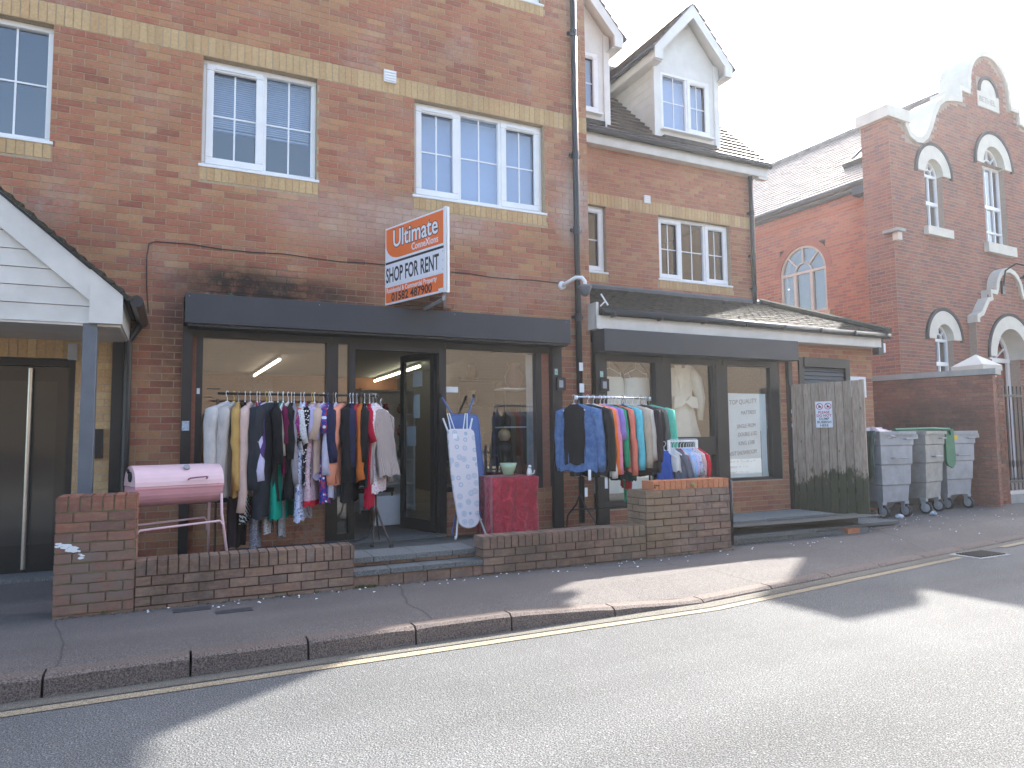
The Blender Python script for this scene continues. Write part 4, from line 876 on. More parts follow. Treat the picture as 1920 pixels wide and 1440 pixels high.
# ================================================================ chapel
K = 1.2; th = R(3.5)
ce = Vector((math.cos(th), math.sin(th), 0)); cn = Vector((math.sin(th), -math.cos(th), 0)); CO = Vector((15.864, 3.082, -.2594))
FC = Frame(CO, ce, (0, 0, 1), cn); k_ = lambda *a: tuple(K*x for x in a)
Ch = root('chapel', 'red brick chapel with a curved Dutch gable, cream arched window surrounds and a slate roof', 'chapel', (CO.x+4.7, CO.y+1, 0))
left = [(-.10, 7.90), (-.10, 8.10), (.62, 8.05), (.66, 7.85)]
prof = [(-.08, 8.08), (.64, 8.08), (.64, 7.80), (.74, 7.66), (.90, 7.60), (1.08, 7.62), (1.25, 7.74), (1.42, 8.0), (1.58, 8.32), (1.78, 8.60), (2.05, 8.78), (2.36, 8.86), (2.68, 8.88), (2.68, 9.17), (3.05, 9.17)]
arcp = [(4.0+.95*math.cos(R(a)), 9.37+.93*math.sin(R(a))) for a in range(180, -1, -10)]
half = prof+arcp[:10]; full = half+[(8.0-u, z) for u, z in reversed(half[:-1])]
full = [k_(*p) for p in full]
def prof_top(u):
    best = -1
    for (a, za), (b, zb_) in zip(full, full[1:]):
        if a <= u <= b and b > a: best = max(best, za+(zb_-za)*(u-a)/(b-a))
    return best-.12
def off(pts, t):
    out = []
    for i, p in enumerate(pts):
        a = Vector(pts[max(0, i-1)]); b = Vector(pts[min(len(pts)-1, i+1)]); d = (b-a).normalized(); out.append((p[0]+d.y*t, p[1]-d.x*t))
    return out
WIN = [(1.52, 6.90, .33, .62, 5.66, 5.50), (4.0, 7.52, .47, .76, 5.60, 5.40), (6.48, 6.90, .33, .62, 5.66, 5.50), (1.58, 3.28, .33, .61, 2.25, 2.08), (6.42, 3.28, .33, .61, 2.25, 2.08)]
hc = [k_(cu-r0, cu+r0, zb_, cz+r0) for cu, cz, r0, r1, zb_, zs in WIN]; DOOR = (3.97, 3.0, .66, .94)
hc.append(k_(3.97-.66, 3.97+.66, .2, 3.66))
body = [p for p in full]; wt_ = .60*K
part(wallmesh(FC, k_(0)[0], K*8.0, -.1, K*7.55, hc, 0, -.5), 'wall', M['mortarC'], Ch)
gb = [p for p in full if True]; gb = off(gb, .10)
part(MB().prism(FC, [(0.01, K*7.5)]+[(max(0.01, min(K*8-.01, u)), z) for u, z in gb]+[(K*8-.01, K*7.5), (K*4.47, K*7.5)]+[(K*(4+.47*math.cos(R(a))), K*(7.52+.47*math.sin(R(a)))) for a in range(0, 181, 15)]+[(K*3.53, K*7.5)], -.5*K, -.001), 'gable', M['mortarC'], Ch)
circs = [(K*cu, K*cz, K*(r1)) for cu, cz, r0, r1, zb_, zs in WIN]+[(K*DOOR[0], K*DOOR[1], K*DOOR[3])]
plate = (K*3.50, K*4.42, K*8.90, K*9.62)
bricks(Ch, FC, 0, K*8, -.1, 12.5, M['brickC'], holes=hc+[plate], circ=[], top=lambda u: min(prof_top(u), prof_top(max(.02, u-.24)), prof_top(min(9.58, u+.24)))-.03, pu=.235*1.13, pz=.0775*1.13, g=.013, nvis=300, hide=lambda w, q: q[1] > 700 and q[0] < 1880,
       clip=lambda u, z: not any((u-a)**2+(z-b)**2 < r*r and z > b for a, b, r in circs))
cop = part(MB().strip(FC, full, off(full, .15), -.62*K, .07), 'coping', M['stone'], Ch)
part(MB().box(FC, -.12*K, .66*K, K*7.84, K*8.09, -.66*K, .10), 'pier_cap', M['stone'], Ch)
# corner pier (buttress) return
FS = Frame(FC.P(0, 0, 0), -cn, (0, 0, 1), -ce)             # u runs back, outward = left
part(MB().add([FS.P(0, -.1, 0), FS.P(.62*K, -.1, 0), FS.P(.62*K, 7.85*K, 0), FS.P(0, 7.85*K, 0), FS.P(.62*K, -.1, -.5), FS.P(.62*K, 7.85*K, -.5)], [(0, 1, 2, 3), (1, 4, 5, 2)]), 'pier_wall', M['mortarC'], Ch)
bricks(Ch, FS, 0, .62*K, -.1, 7.84*K, M['brickC'], pu=.265, pz=.0875, g=.013, nvis=120, hide=lambda w, q: q[1] > 700, rest='pier_brick_field')
part(MB().box(FC, -.03, .14, 5.24*K, 5.40*K, -.02, .12), 'corbel_stone', M['stone'], Ch); part(MB().box(FC, -.16, .16, 5.40*K, 5.46*K, -.2, .2), 'corbel_cap', M['stoneg'], Ch)
cream_w = M['upvc']
def archwin(par, F, cu, cz, r0, r1, zb_, zs, m, hood=True, sur=True, fm=None, rec=.14, fanr=.45, style='sash', deep=.22):
    cu, cz, r0, r1, zb_, zs = k_(cu, cz, r0, r1, zb_, zs or 0); fm = fm or M['upvc']
    if sur:
        sr = part(MB().ring(F, cu, cz, r0-.005, r1, -deep, .045, 0, 180, 24), 'arch_surround', M['stone'], par)
        if hood: part(MB().ring(F, cu, cz, r1, r1+.085, -.02, .06, -3, 183, 24), 'brick_hood', M['blackbrick'], par)
    w = part(MB().ring(F, cu, cz, r0-.06, r0, -rec-.06, -rec, 0, 180, 20).box(F, cu-r0, cu-r0+.06, zb_, cz, -rec-.06, -rec).box(F, cu+r0-.06, cu+r0, zb_, cz, -rec-.06, -rec).box(F, cu-r0+.06, cu+r0-.06, zb_, zb_+.09, -rec-.06, -rec).box(F, cu-r0+.06, cu+r0-.06, cz-.04, cz+.03, -rec-.06, -rec+.005), 'arched_window', fm, par)
    zm = (zb_+cz)/2; fr_ = MB()
    if style == 'sash':
        fr_.box(F, cu-r0+.06, cu+r0-.06, zm-.05, zm+.05, -rec-.05, -rec+.01)
        for f in ((0,) if r0 < .45 else (-.33, .33)): fr_.box(F, cu+f*r0-.02, cu+f*r0+.02, zb_+.09, cz-.04, -rec-.05, -rec+.004)
        if r0 > .45: fr_.box(F, cu-r0+.06, cu+r0-.06, zb_+(zm-zb_)*.35, zb_+(zm-zb_)*.35+.05, -rec-.05, -rec+.004)
    else:
        for f in (-.36, .36): fr_.box(F, cu+f*r0-.045, cu+f*r0+.045, zb_+.09, cz-.04, -rec-.05, -rec+.02)
    fr_.ring(F, cu, cz, r0*fanr-.03, r0*fanr, -rec-.05, -rec+.003, 0, 180, 12)
    for a in (45, 90, 135):
        c, s_ = math.cos(R(a)), math.sin(R(a)); p0, p1 = r0*fanr, r0-.05
        fr_.strip(F, [(cu+c*p0-s_*.018, cz+s_*p0+c*.018), (cu+c*p1-s_*.018, cz+s_*p1+c*.018)], [(cu+c*p0+s_*.018, cz+s_*p0-c*.018), (cu+c*p1+s_*.018, cz+s_*p1-c*.018)], -rec-.05, -rec+.003)
    part(fr_, 'glazing_bar', fm, w)
    gp_ = [(cu-r0+.03, zb_+.03), (cu+r0-.03, zb_+.03)]+[(cu+(r0-.03)*math.cos(R(a)), cz+(r0-.03)*math.sin(R(a))) for a in range(0, 181, 15)]
    part(MB().add([F.P(u, z, -rec-.04) for u, z in gp_], [tuple(range(len(gp_)))]), 'pane', m, w)
    part(MB().add([F.P(u, z, -rec-.30) for u, z in gp_], [tuple(range(len(gp_)))]), 'backing', M['roomd'] if m is M['dglass'] else M['room'], w)
    if zs: part(MB().box(F, cu-r0-.16, cu+r0+.18, zs, zb_+.03, -rec-.02, .13), 'sill', M['stone'], w)
    return w
for W_ in WIN: archwin(Ch, FC, *W_, M['dglass'])
# name plate
pl = part(MB().box(FC, plate[0], plate[1], plate[2], K*9.27, -.05, .02).ring(FC, K*3.96, K*9.27, 0.001, K*.34, -.05, .02, 0, 180, 14), 'name_plate', M['stone'], Ch)
for s_ in (-1, 1): pass
part(MB().ring(FC, K*3.96, K*9.27, K*.36, K*.43, -.02, .05, 0, 180, 14), 'brick_hood', M['blackbrick'], Ch)
text(Ch, 'BETHEL', FC, K*3.55, K*9.02, .021, .24, M['stoneg'], 1.05, .006)
# porch arch of the chapel
FD = Frame(FC.P(0, 0, .19), ce, (0, 0, 1), cn); cu, cz, r0, r1 = K*3.97, K*2.98, K*.66, K*.95
hood = [(2.52, 3.70), (2.52, 3.86), (2.72, 3.95), (2.88, 4.15), (3.0, 4.28), (3.13, 4.30), (3.13, 4.48), (3.38, 4.48)]+[(3.97+.59*math.cos(R(a)), 4.50+.55*math.sin(R(a))) for a in range(175, 90, -15)]
hood = hood+[(3.97, 5.05)]; hf = [k_(*p) for p in hood]+[(K*7.94-K*u, K*z) for u, z in reversed(hood[:-1])]
part(MB().strip(FD, hf, off(hf, .13), -.30, .07), 'porch_coping', M['stone'], Ch)
pb = [(K*2.55, 0), (K*2.55, K*3.75)]+off(hf, .06)[1:-1]+[(K*7.94-K*2.55, K*3.75), (K*7.94-K*2.55, 0), (cu+r1-.02, 0), (cu+r1-.02, cz)]+[(cu+(r1-.02)*math.cos(R(a)), cz+(r1-.02)*math.sin(R(a))) for a in range(10, 180, 10)]+[(cu-r1+.02, cz), (cu-r1+.02, 0)]
part(MB().prism(FD, pb, -.2, .0), 'porch_wall', M['mortarC'], Ch)
def inhood(u, z):
    x = u if u <= K*3.97 else K*7.94-u
    for (a, za), (b, zb_) in zip(hf[:15], hf[1:16]):
        if a <= x <= b and b > a: return z < za+(zb_-za)*(x-a)/(b-a)-.16
    return z < 3.6*K and x > 2.55*K
bricks(Ch, FD, K*2.56, K*5.38, 0, K*5.0, M['brickC'], pu=.265, pz=.0875, g=.013, nvis=60, clip=lambda u, z: inhood(u, z) and not ((abs(u-cu) < r1 and z < cz) or ((u-cu)**2+(z-cz)**2 < (r1+.02)**2 and z >= cz)), rest='porch_brick_field')
part(MB().ring(FD, cu, cz, r0, r1, -.35, .03, 0, 180, 28).box(FD, cu-r1, cu-r0, 0, cz, -.35, .03).box(FD, cu+r0, cu+r1, 0, cz, -.35, .03) if False else MB().ring(FD, cu, cz, r0, r1, -.45, .03, 0, 180, 28), 'porch_arch', M['stone'], Ch)
part(MB().ring(FD, cu, cz, r1, r1+.08, -.02, .045, -2, 182, 28), 'brick_hood', M['blackbrick'], Ch)
FDD = Frame(FD.P(0, 0, -.45), ce, (0, 0, 1), cn)
dr_ = part(MB().ring(FDD, cu, cz, r0-.12, r0, -.06, .0, 0, 180, 24).box(FDD, cu-r0, cu-r0+.12, 0, cz, -.06, 0).box(FDD, cu+r0-.12, cu+r0, 0, cz, -.06, 0).box(FDD, cu-r0, cu+r0, cz-.08, cz+.04, -.06, .01), 'door_frame', M['upvc'], Ch)
for a in (30, 60, 90, 120, 150):
    c, s_ = math.cos(R(a)), math.sin(R(a)); part(MB().strip(FDD, [(cu+c*.1-s_*.02, cz+s_*.1+c*.02), (cu+c*r0-s_*.02, cz+s_*r0+c*.02)], [(cu+c*.1+s_*.02, cz+s_*.1-c*.02), (cu+c*r0+s_*.02, cz+s_*r0-c*.02)], -.05, .0), 'fan_bar', M['upvc'], dr_)
part(MB().box(FDD, cu-r0, cu+r0, 0, cz+r0, -.16, -.14), 'door_leaf', M['brickS'], Ch)
lm = root('swan_neck_lamp', 'black swan neck lamp bracket above the chapel doorway', 'lamp', FD.P(K*3.9, K*4.6, 0))
lp = FD.P(K*3.72, K*4.58, .0)
part(MB().box(FD, K*3.66, K*3.76, K*4.42, K*4.72, 0, .06), 'wall_bracket', M['black'], lm)
part(MB().tube([FD.P(K*3.71, K*4.6, .05), FD.P(K*3.71, K*4.95, .12), FD.P(K*3.78, K*5.08, .35), FD.P(K*3.85, K*5.0, .55), FD.P(K*3.86, K*4.86, .58)], .022, 8), 'neck', M['black'], lm, smooth=True)
part(MB().lathe(FD.P(K*3.86, K*4.86, .58), [(.04, 0), (.1, -.06), (.2, -.16), (.19, -.17)], 14), 'shade', M['black'], lm, smooth=True)
# side wall, eaves, slate roof
q_ = .36*K; FSW = Frame(FS.P(0, 0, -q_), -cn, (0, 0, 1), -ce)
SW = (2.52, 5.15, .64, .78, 4.12, 3.98)
hs = [k_(SW[0]-SW[2], SW[0]+SW[2], SW[4], SW[1]+SW[2])]
part(wallmesh(FSW, .5*K, 14, -.1, 6.72*K, hs, 0, -.3), 'side_wall', M['mortarC'], Ch)
bricks(Ch, FSW, .6*K, 14, -.1, 6.70*K, M['brickS'], holes=hs, circ=[(K*SW[0], K*SW[1], K*.66)], pu=.265, pz=.0875, g=.013, nvis=250, hide=lambda w, q: q[1] > 690 or q[0] < 1430, rest='side_brick_field')
archwin(Ch, FSW, SW[0], SW[1], SW[2], SW[3], SW[4], None, M['dglass'], sur=False, fm=plain('cream_window_paint', (.55, .47, .38), .6, .05), rec=.03, fanr=.38, style='side')
part(MB().ring(FSW, K*SW[0], K*SW[1], K*.64, K*.80, -.02, .012, 0, 180, 24), 'brick_arch', M['brickS'], Ch)
part(MB().box(FSW, K*1.75, K*2.25 if False else K*3.25, K*3.98, K*4.13, -.05, .12), 'sill', plain('tan_sill', (.5, .33, .2), .7), Ch)
part(MB().box(FSW, .6*K, 14, K*6.36, K*6.46, 0, .05).box(FSW, .6*K, 14, K*6.30, K*6.36, 0, .025), 'string_course', M['brickS'], Ch)
part(MB().box(FSW, .6*K, 14, K*6.62, K*6.70, 0, .22), 'eaves_board', M['black'], Ch)
gtc = part(MB().tube([FSW.P(.62*K, K*6.74, .26), FSW.P(14, K*6.74, .26)], .09, 8), 'gutter', M['blackpl'], Ch)
part(MB().box(FSW, .62*K, .95*K, K*6.48, K*6.66, .05, .36), 'hopper', M['blackpl'], Ch)
part(MB().tube([FSW.P(.80*K, K*6.5, .12), FSW.P(.76*K, K*6.3, .08), FSW.P(.76*K, .1, .08)], .05, 8), 'drainpipe', M['blackpl'], Ch)
ue, zed, ur, zr = q_-.30, K*6.74, K*3.97, K*9.72
sv = (ce*(ur-ue)+Vector((0, 0, zr-zed))).normalized(); nv = (-(ce)*(zr-zed)+Vector((0, 0, ur-ue))).normalized()
FRf = Frame(FC.P(ue, zed, -.6*K), -cn, sv, nv); Lf = math.hypot(ur-ue, zr-zed)
part(MB().box(FRf, 0, 13, 0, Lf, -.12, -.005), 'roof_deck', M['slateC'], Ch)
bricks(Ch, FRf, 0, 13, 0, Lf, M['slateC'], pu=.30, pz=.21, g=.006, back=-.002, proud=.02, tilt=.018, jit=.004, rag=.004, name='roof_slate', rest='roof_slate_field', nvis=300, hide=lambda w, q: q[0] < 1425)
sv2 = (-ce*(ur-ue)+Vector((0, 0, zr-zed))).normalized(); FRb = Frame(FC.P(2*ur-ue, zed, -.6*K), -cn, sv2, (ce*(zr-zed)+Vector((0, 0, ur-ue))).normalized())
part(MB().box(FRb, 0, 13, 0, Lf, -.12, .02), 'far_roof_slope', M['slateC'], Ch)
part(MB().tube([FRf.P(0, Lf, .02), FRf.P(13, Lf, .02)], .13, 8), 'ridge', M['slateC'], Ch)
skl = part(MB().box(FRf, .1, 1.60, 1.75, 1.90, .0, .16).box(FRf, .1, 1.60, 3.0, 3.12, .0, .13).box(FRf, 1.50, 1.60, 1.9, 3.0, .0, .14).box(FRf, .1, .2, 1.9, 3.0, 0, .14), 'skylight', M['black'], Ch)
part(MB().box(FRf, .2, 1.5, 1.9, 3.0, .09, .10), 'pane', plain('skylight_glass', (.3, .35, .4), .04, .0, spec=1), skl)
part(MB().add([FC.P(K*8, 0, 0), FC.P(K*8, 0, -14), FC.P(K*8, K*6.7, -14), FC.P(K*8, K*6.7, 0)], [(0, 1, 2, 3)]), 'far_side_wall', M['brickS'], Ch)

# ---------------------------------------------------------------- boundary wall, gate pier, railings
e3 = Vector((.55, -1.65, 0)).normalized(); n3 = Vector((-1.65, -.55, 0)).normalized(); F3 = Frame((12.2, 1.05, 0), e3, (0, 0, 1), n3)
bw = root('boundary_wall', 'tall old brick boundary wall with a cement coping behind the rubbish bins', 'wall', (12.4, .3, 0))
part(MB().box(F3, -1.2, 1.90, -.1, 2.30, -.32, 0), 'core', M['mortarW'], bw)
bricks(bw, F3, -1.2, 1.93, -.03, 2.30, M['brickW'], nvis=300, hide=lambda w, q: q[0] < 1637)
part(MB().box(F3, -1.2, 1.98, 2.30, 2.40, -.37, .05), 'coping', M['stoneg'], bw)
F3e = Frame(F3.P(1.90, 0, 0), -n3, (0, 0, 1), e3); bricks(bw, F3e, 0, .32, -.03, 2.3, M['brickW'], nvis=60, rest='end_brick_field')
gpr = root('gate_pier', 'square red brick gate pier with a cream pyramid cap by the iron gate', 'pier', (13.25, -.35, 0))
F4 = FY(-.50); part(MB().b(12.98, 13.60, -.49, .10, -.1, 2.28), 'core', M['mortarW'], gpr)
bricks(gpr, F4, 12.97, 13.61, -.03, 2.29, M['brickP'], nvis=150); bricks(gpr, FXL(12.97, -.5), 0, .6, -.03, 2.29, M['brickP'], nvis=60, rest='side_brick_field')
cpx, cpy = 13.42, -.15
part(MB().b(cpx-.29, cpx+.29, cpy-.29, cpy+.29, 2.42, 2.52).add([(cpx-.29, cpy-.29, 2.52), (cpx+.29, cpy-.29, 2.52), (cpx+.29, cpy+.29, 2.52), (cpx-.29, cpy+.29, 2.52), (cpx, cpy, 2.74)], [(0, 1, 4), (1, 2, 4), (2, 3, 4), (3, 0, 4)]).b(cpx-.22, cpx+.22, cpy-.22, cpy+.22, 2.27, 2.42), 'cap_stone', M['stone'], gpr)
rl = root('iron_gate', 'black iron gate with upright bars right of the gate pier', 'gate', (14.4, -.3, 0))
part(MB().b(13.62, 16.5, -.34, -.30, .35, .39).b(13.62, 16.5, -.34, -.30, 1.95, 1.99), 'rail', M['black'], rl)
for i in range(22): x = 13.7+i*.125; part(MB().tube([(x, -.32, .22), (x, -.32, .62), (x, -.32, .66), (x, -.32, .74), (x, -.32, .78), (x, -.32, 2.15)], [.011, .011, .024, .024, .011, .011], 6), 'gate_bar', M['black'], rl)
solo(MB().b(13.62, 17, -.5, .0, -.05, .16), 'concrete_plinth', M['stoneg'], 'low concrete plinth under the iron gate', 'plinth')

# wooden fence panel
e5 = Vector((.47, -.88, 0)).normalized(); n5 = Vector((-.88, -.47, 0)).normalized(); F5 = Frame((8.75, -.05, 0), e5, (0, 0, 1), n5)
fp = root('fence_panel', 'weathered upright board fence panel with green algae at its foot and a small sign', 'fence', (9.0, -.5, 0))
t = NT('weathered_fence_board', .85, 0, .2); p = t.pos(); oi = t.n('ObjectInfo').outputs['Random']
k0 = t.ramp(t.noise(t.scale(p, (1, 1, .12)), 45, 4, .6), [(.3, (.27, .20, .155)), (.55, (.40, .32, .25)), (.75, (.48, .40, .33))])
k0 = t.mix(.4, k0, t.ramp(oi, [(0, .65), (1, 1.25)]), 'MULTIPLY'); zc = t.sep(p)[2]
kn = t.n('TexVoronoi'); kn.inputs['Scale'].default_value = 3.2; t.l(t.scale(p, (2.2, 2.2, 1)), kn.inputs['Vector']); k0 = t.mix(t.ramp(kn.outputs['Distance'], [(.04, .8), (.09, 0.)]), k0, (.10, .055, .03))
al = t.math('ADD', zc, t.math('MULTIPLY', t.noise(t.scale(p, (1, 1, .35)), 7, 6, .7), -1.3)); k0 = t.mix(t.ramp(al, [(-.65, .92), (.12, 0.)]), k0, (.05, .06, .03)); t.bump(t.noise(t.scale(p, (1, 1, .1)), 60, 3), .3, .004)
M['fence'] = t.col(k0)
for i in range(9):
    u = -.03+i*.115; o = part(MB().add([F5.P(u, .10-.0+i*-.012, -.004), F5.P(u+.112, .09-i*.012, .030), F5.P(u+.112, 2.07+random.uniform(-.004, .006)+.003*i, .030), F5.P(u, 2.07+.003*i, -.004), F5.P(u, .10-i*.012, -.012), F5.P(u+.112, .09-i*.012, .002), F5.P(u+.112, 2.07, .002), F5.P(u, 2.07, -.012)],
        [(0, 1, 2, 3), (7, 6, 5, 4), (0, 4, 5, 1), (1, 5, 6, 2), (2, 6, 7, 3), (3, 7, 4, 0)]), 'fence_board', M['fence'], fp)
part(MB().box(F5, 1.0, 1.06, -.02, 2.10, -.06, .01), 'fence_post', M['fence'], fp); part(MB().box(F5, 0, 1.0, .4, .48, -.06, -.015).box(F5, 0, 1.0, 1.6, 1.68, -.06, -.015), 'rail', M['fence'], fp)
sgn = root('dumping_sign', 'small white PLEASE DO NOT DUMP RUBBISH HERE sign on the wooden fence', 'sign', F5.P(.5, 1.4, .03)); F6 = Frame(F5.P(0, 0, .024), e5, (0, 0, 1), n5)
F6 = Frame(F5.P(.612, 0, .026), -e5*-1, (0, 0, 1), n5); F6 = Frame(F5.P(0, 0, .033), e5, (0, 0, 1), n5)
part(MB().box(F6, .378, .618, 1.39, 1.79, 0, .006), 'plate', M['signwhite'], sgn)
for s_, z, m in (('PLEASE', 1.605, 'inkred'), ('DO NOT', 1.555, 'inkred'), ('DUMP', 1.505, 'inkgrey'), ('RUBBISH', 1.455, 'inkgrey'), ('HERE', 1.405, 'inkgrey')): text(sgn, s_, F6, .498, z, .0065, .054, M[m], .98, .0004, .0012, align='CENTER')
for u in (.44, .56): part(MB().ring(F6, u, 1.715, .040, .050, .0065, .0075, 0, 360, 20).strip(F6, [(u-.036, 1.752), (u+.030, 1.680)], [(u-.030, 1.758), (u+.036, 1.686)], .0065, .0078), 'prohibition_symbol', M['inkred'], sgn); part(MB().prism(F6, [(u-.02, 1.695), (u+.018, 1.695), (u+.024, 1.715), (u+.005, 1.722), (u+.0, 1.738), (u-.014, 1.725)], .0063, .0068), 'pictogram', M['signink'], sgn)

# ---------------------------------------------------------------- bins
def bin4(loc, rz, lab, m, w=.78, d=1.15, h=1.12, lid=None, lidside=True):
    r = root('wheeled_bin', lab, 'bin', loc, rz, 'large metal wheeled bins')
    zb_, zt = .24, .24+h-.06; tb = .74
    def ring_(z, f, e=0): a, b = w/2*f+e, d/2*(f*.5+.5)+e; return [(-a, -b, z), (a, -b, z), (a, b, z), (-a, b, z)]
    rows = []; lv = [(zb_, tb), (zb_+h*.22, .80), (zb_+h*.24, .81), (zb_+h*.50, .885), (zb_+h*.52, .89), (zb_+h*.76, .95), (zb_+h*.78, .955), (zt, 1)]
    v = []; f = []
    for i, (z, s_) in enumerate(lv):
        v += ring_(z, s_, .012 if i % 2 == 0 and 0 < i < 7 else 0)
    for i in range(len(lv)-1):
        for k in range(4): f.append((i*4+k, i*4+(k+1) % 4, (i+1)*4+(k+1) % 4, (i+1)*4+k))
    f.append((3, 2, 1, 0)); part(bvl := MB().add(v, f), 'body', m, r, local=True)
    rim = MB()
    for a, b, c, e in ((-w/2-.03, w/2+.03, -d/2-.03, -d/2+.02), (-w/2-.03, w/2+.03, d/2-.02, d/2+.03), (-w/2-.03, -w/2+.02, -d/2, d/2), (w/2-.02, w/2+.03, -d/2, d/2)): rim.b(a, b, c, e, zt-.03, zt+.02)
    part(rim, 'rim', m, r, local=True)
    for z in (.30, .52, .78): part(MB().box(UNIT, -w/2*(tb+(1-tb)*z)+.02, w/2*(tb+(1-tb)*z)-.02, zb_+h*z, zb_+h*z+.02, d/2*((tb+(1-tb)*z)*.5+.5)-.02, d/2*((tb+(1-tb)*z)*.5+.5)+.012), 'rib', m, r, local=True)
    part(MB().tube([(-.12, -d/2*.96, .24+h*.60), (-.12, -d/2*.96-.06, .24+h*.60), (.16, -d/2*.96-.06, .24+h*.60), (.16, -d/2*.96, .24+h*.60)], .012, 6), 'handle', M['galv'], r, local=True)
    part(MB().tube([(w*.2, -d/2*.99, .24+h*.86), (w*.2, -d/2*.99-.05, .24+h*.86), (w*.42, -d/2*.99-.05, .24+h*.86), (w*.42, -d/2*.99, .24+h*.86)], .012, 6), 'handle', M['galv'], r, local=True)
    part(MB().b(w/2+.02, w/2+.13, -d/2+.02, -d/2+.10, zt-.10, zt-.03), 'trunnion', m, r, local=True)
    part(MB().add([(-.2, -.36, .24), (.2, -.36, .24), (.2, .36, .24), (-.2, .36, .24), (-.14, -.3, .13), (.14, -.3, .13), (.14, .3, .13), (-.14, .3, .13)], [(4, 5, 1, 0), (5, 6, 2, 1), (6, 7, 3, 2), (7, 4, 0, 3), (7, 6, 5, 4)]), 'under_tray', m, r, local=True)
    for sx_ in (-1, 1):
        for sy_ in (-1, 1):
            cx_, cy_ = sx_*w*.33, sy_*d*.40
            wh = part(MB().lathe((cx_-.025, cy_-.02, .095), [(.05, 0), (.095, .0), (.095, .05), (.05, .05)], 18, (1, 0, 0)), 'wheel', M['rubber'], r, local=True)
            part(MB().lathe((cx_-.032, cy_-.02, .095), [(.02, 0), (.068, .006), (.068, .058), (.02, .064)], 16, (1, 0, 0)), 'hub', M['galv'], wh)
            part(MB().b(cx_-.045, cx_-.035, cy_-.03, cy_+.03, .08, .25).b(cx_+.035, cx_+.045, cy_-.03, cy_+.03, .08, .25).b(cx_-.045, cx_+.045, cy_-.04, cy_+.05, .20, .25), 'castor_fork', M['galv'], r, local=True)
    if lid:
        lm_ = MB(); rr = []
        for i in range(9):
            a = i/8; x = -w/2-.05-.02*math.sin(a*3.1); z = zt+.02-.86*h*a if False else zt+.03-.78*a
            x -= .055*(1-a) if a < .2 else 0
            sh_ = 1-.12*max(0, a-.8)*5
            rr.append([(x-.13*min(1, a*3)+(.015 if k in (0, 10) else 0)+.08*a*.5, -d/2*sh_*math.cos(math.pi*k/10), z) for k in range(11)])
        lm_.grid(rr); o = part(lm_, 'lid', lid, r, local=True, smooth=True); md = o.modifiers.new('thick', 'SOLIDIFY'); md.thickness = .035
    return r
b1 = bin4((10.04, -.36, 0), R(-3), 'grey metal wheeled bin nearest the wooden fence, heaped with rubbish bags', M['galv'], w=.72, lid=M['greend'])
b2 = bin4((11.02, -.22, 0), R(14), 'middle grey metal wheeled bin, turned so that its dirty side shows', M['galv2'], w=.80)
b3 = bin4((12.10, -.05, 0), R(-4), 'grey metal wheeled bin with a yellow sticker next to the gate pier', M['galv'], w=.74, lid=M['green'])
part(MB().b(-.2, -.08, -.592, -.588, 1.17, 1.25), 'sticker', M['yellow'], b3, local=True)
part(MB().prism(UNIT, [(-.44, 1.35), (-.44, .80), (-.40, .74), (-.30, .70), (-.24, .76), (-.22, .84), (-.24, 1.35)], .60, .64), 'lid_flap', M['green'], b3, local=True)
part(MB().tube([(10.3, -.86, 1.345), (11.2, -.82, 1.36), (11.72, -.72, 1.35), (11.78, -.68, 1.26)], .022, 8), 'lid_bar', M['green'], b3) 
def bag(loc, r, m, lab):
    mb = MB(); n = 14
    for i in range(9):
        a = math.pi*i/8
        for k in range(n):
            b = 2*math.pi*k/n; v = Vector((math.sin(a)*math.cos(b), math.sin(a)*math.sin(b), math.cos(a)*.7)); q = 1+noise.noise(v*2.3+Vector(loc))*.5+noise.noise(v*6)*.25; mb.v.append(tuple(Vector(loc)+v*r*q))
    for i in range(8):
        for k in range(n): mb.f.append((i*n+k, i*n+(k+1) % n, (i+1)*n+(k+1) % n, (i+1)*n+k))
    return solo(mb, 'rubbish_bag', m, lab, 'rubbish bag', smooth=False)
bag((9.82, -.72, 1.24), .21, plain('pale_plastic_bag', (.5, .42, .45), .35, .2, 9), 'pale crumpled plastic bag poking out of the bin nearest the fence')
bag((10.22, -.6, 1.23), .15, plain('grey_bag', (.4, .42, .5), .35, .2, 9), 'small greyish plastic bag at the right edge of the bin nearest the fence')
bag((10.66, -.68, 1.25), .09, plain('yellow_packet', (.55, .5, .1), .4, .4, 14), 'small yellow and blue packet on the left corner of the middle bin')
bag((9.7, .0, 1.2), .24, M['darkmetal'], 'black bag deep in the bin nearest the fence')
for i, (x, y, r_, c) in enumerate(((9.95, -.95, .05, (.6, .62, .68)), (10.35, -.8, .06, (.55, .5, .55)), (10.75, -.95, .045, (.5, .55, .62)), (10.1, -.4, .07, (.4, .4, .42)))):
    bag((x, y, .03), r_, plain('litter%d' % i if False else 'street_litter', c, .4, .3, 14), 'scrap of pale litter under the bins, %s' % ['left of the first bin wheels', 'between the first two bins', 'by the middle bin wheels', 'beneath the first bin'][i])

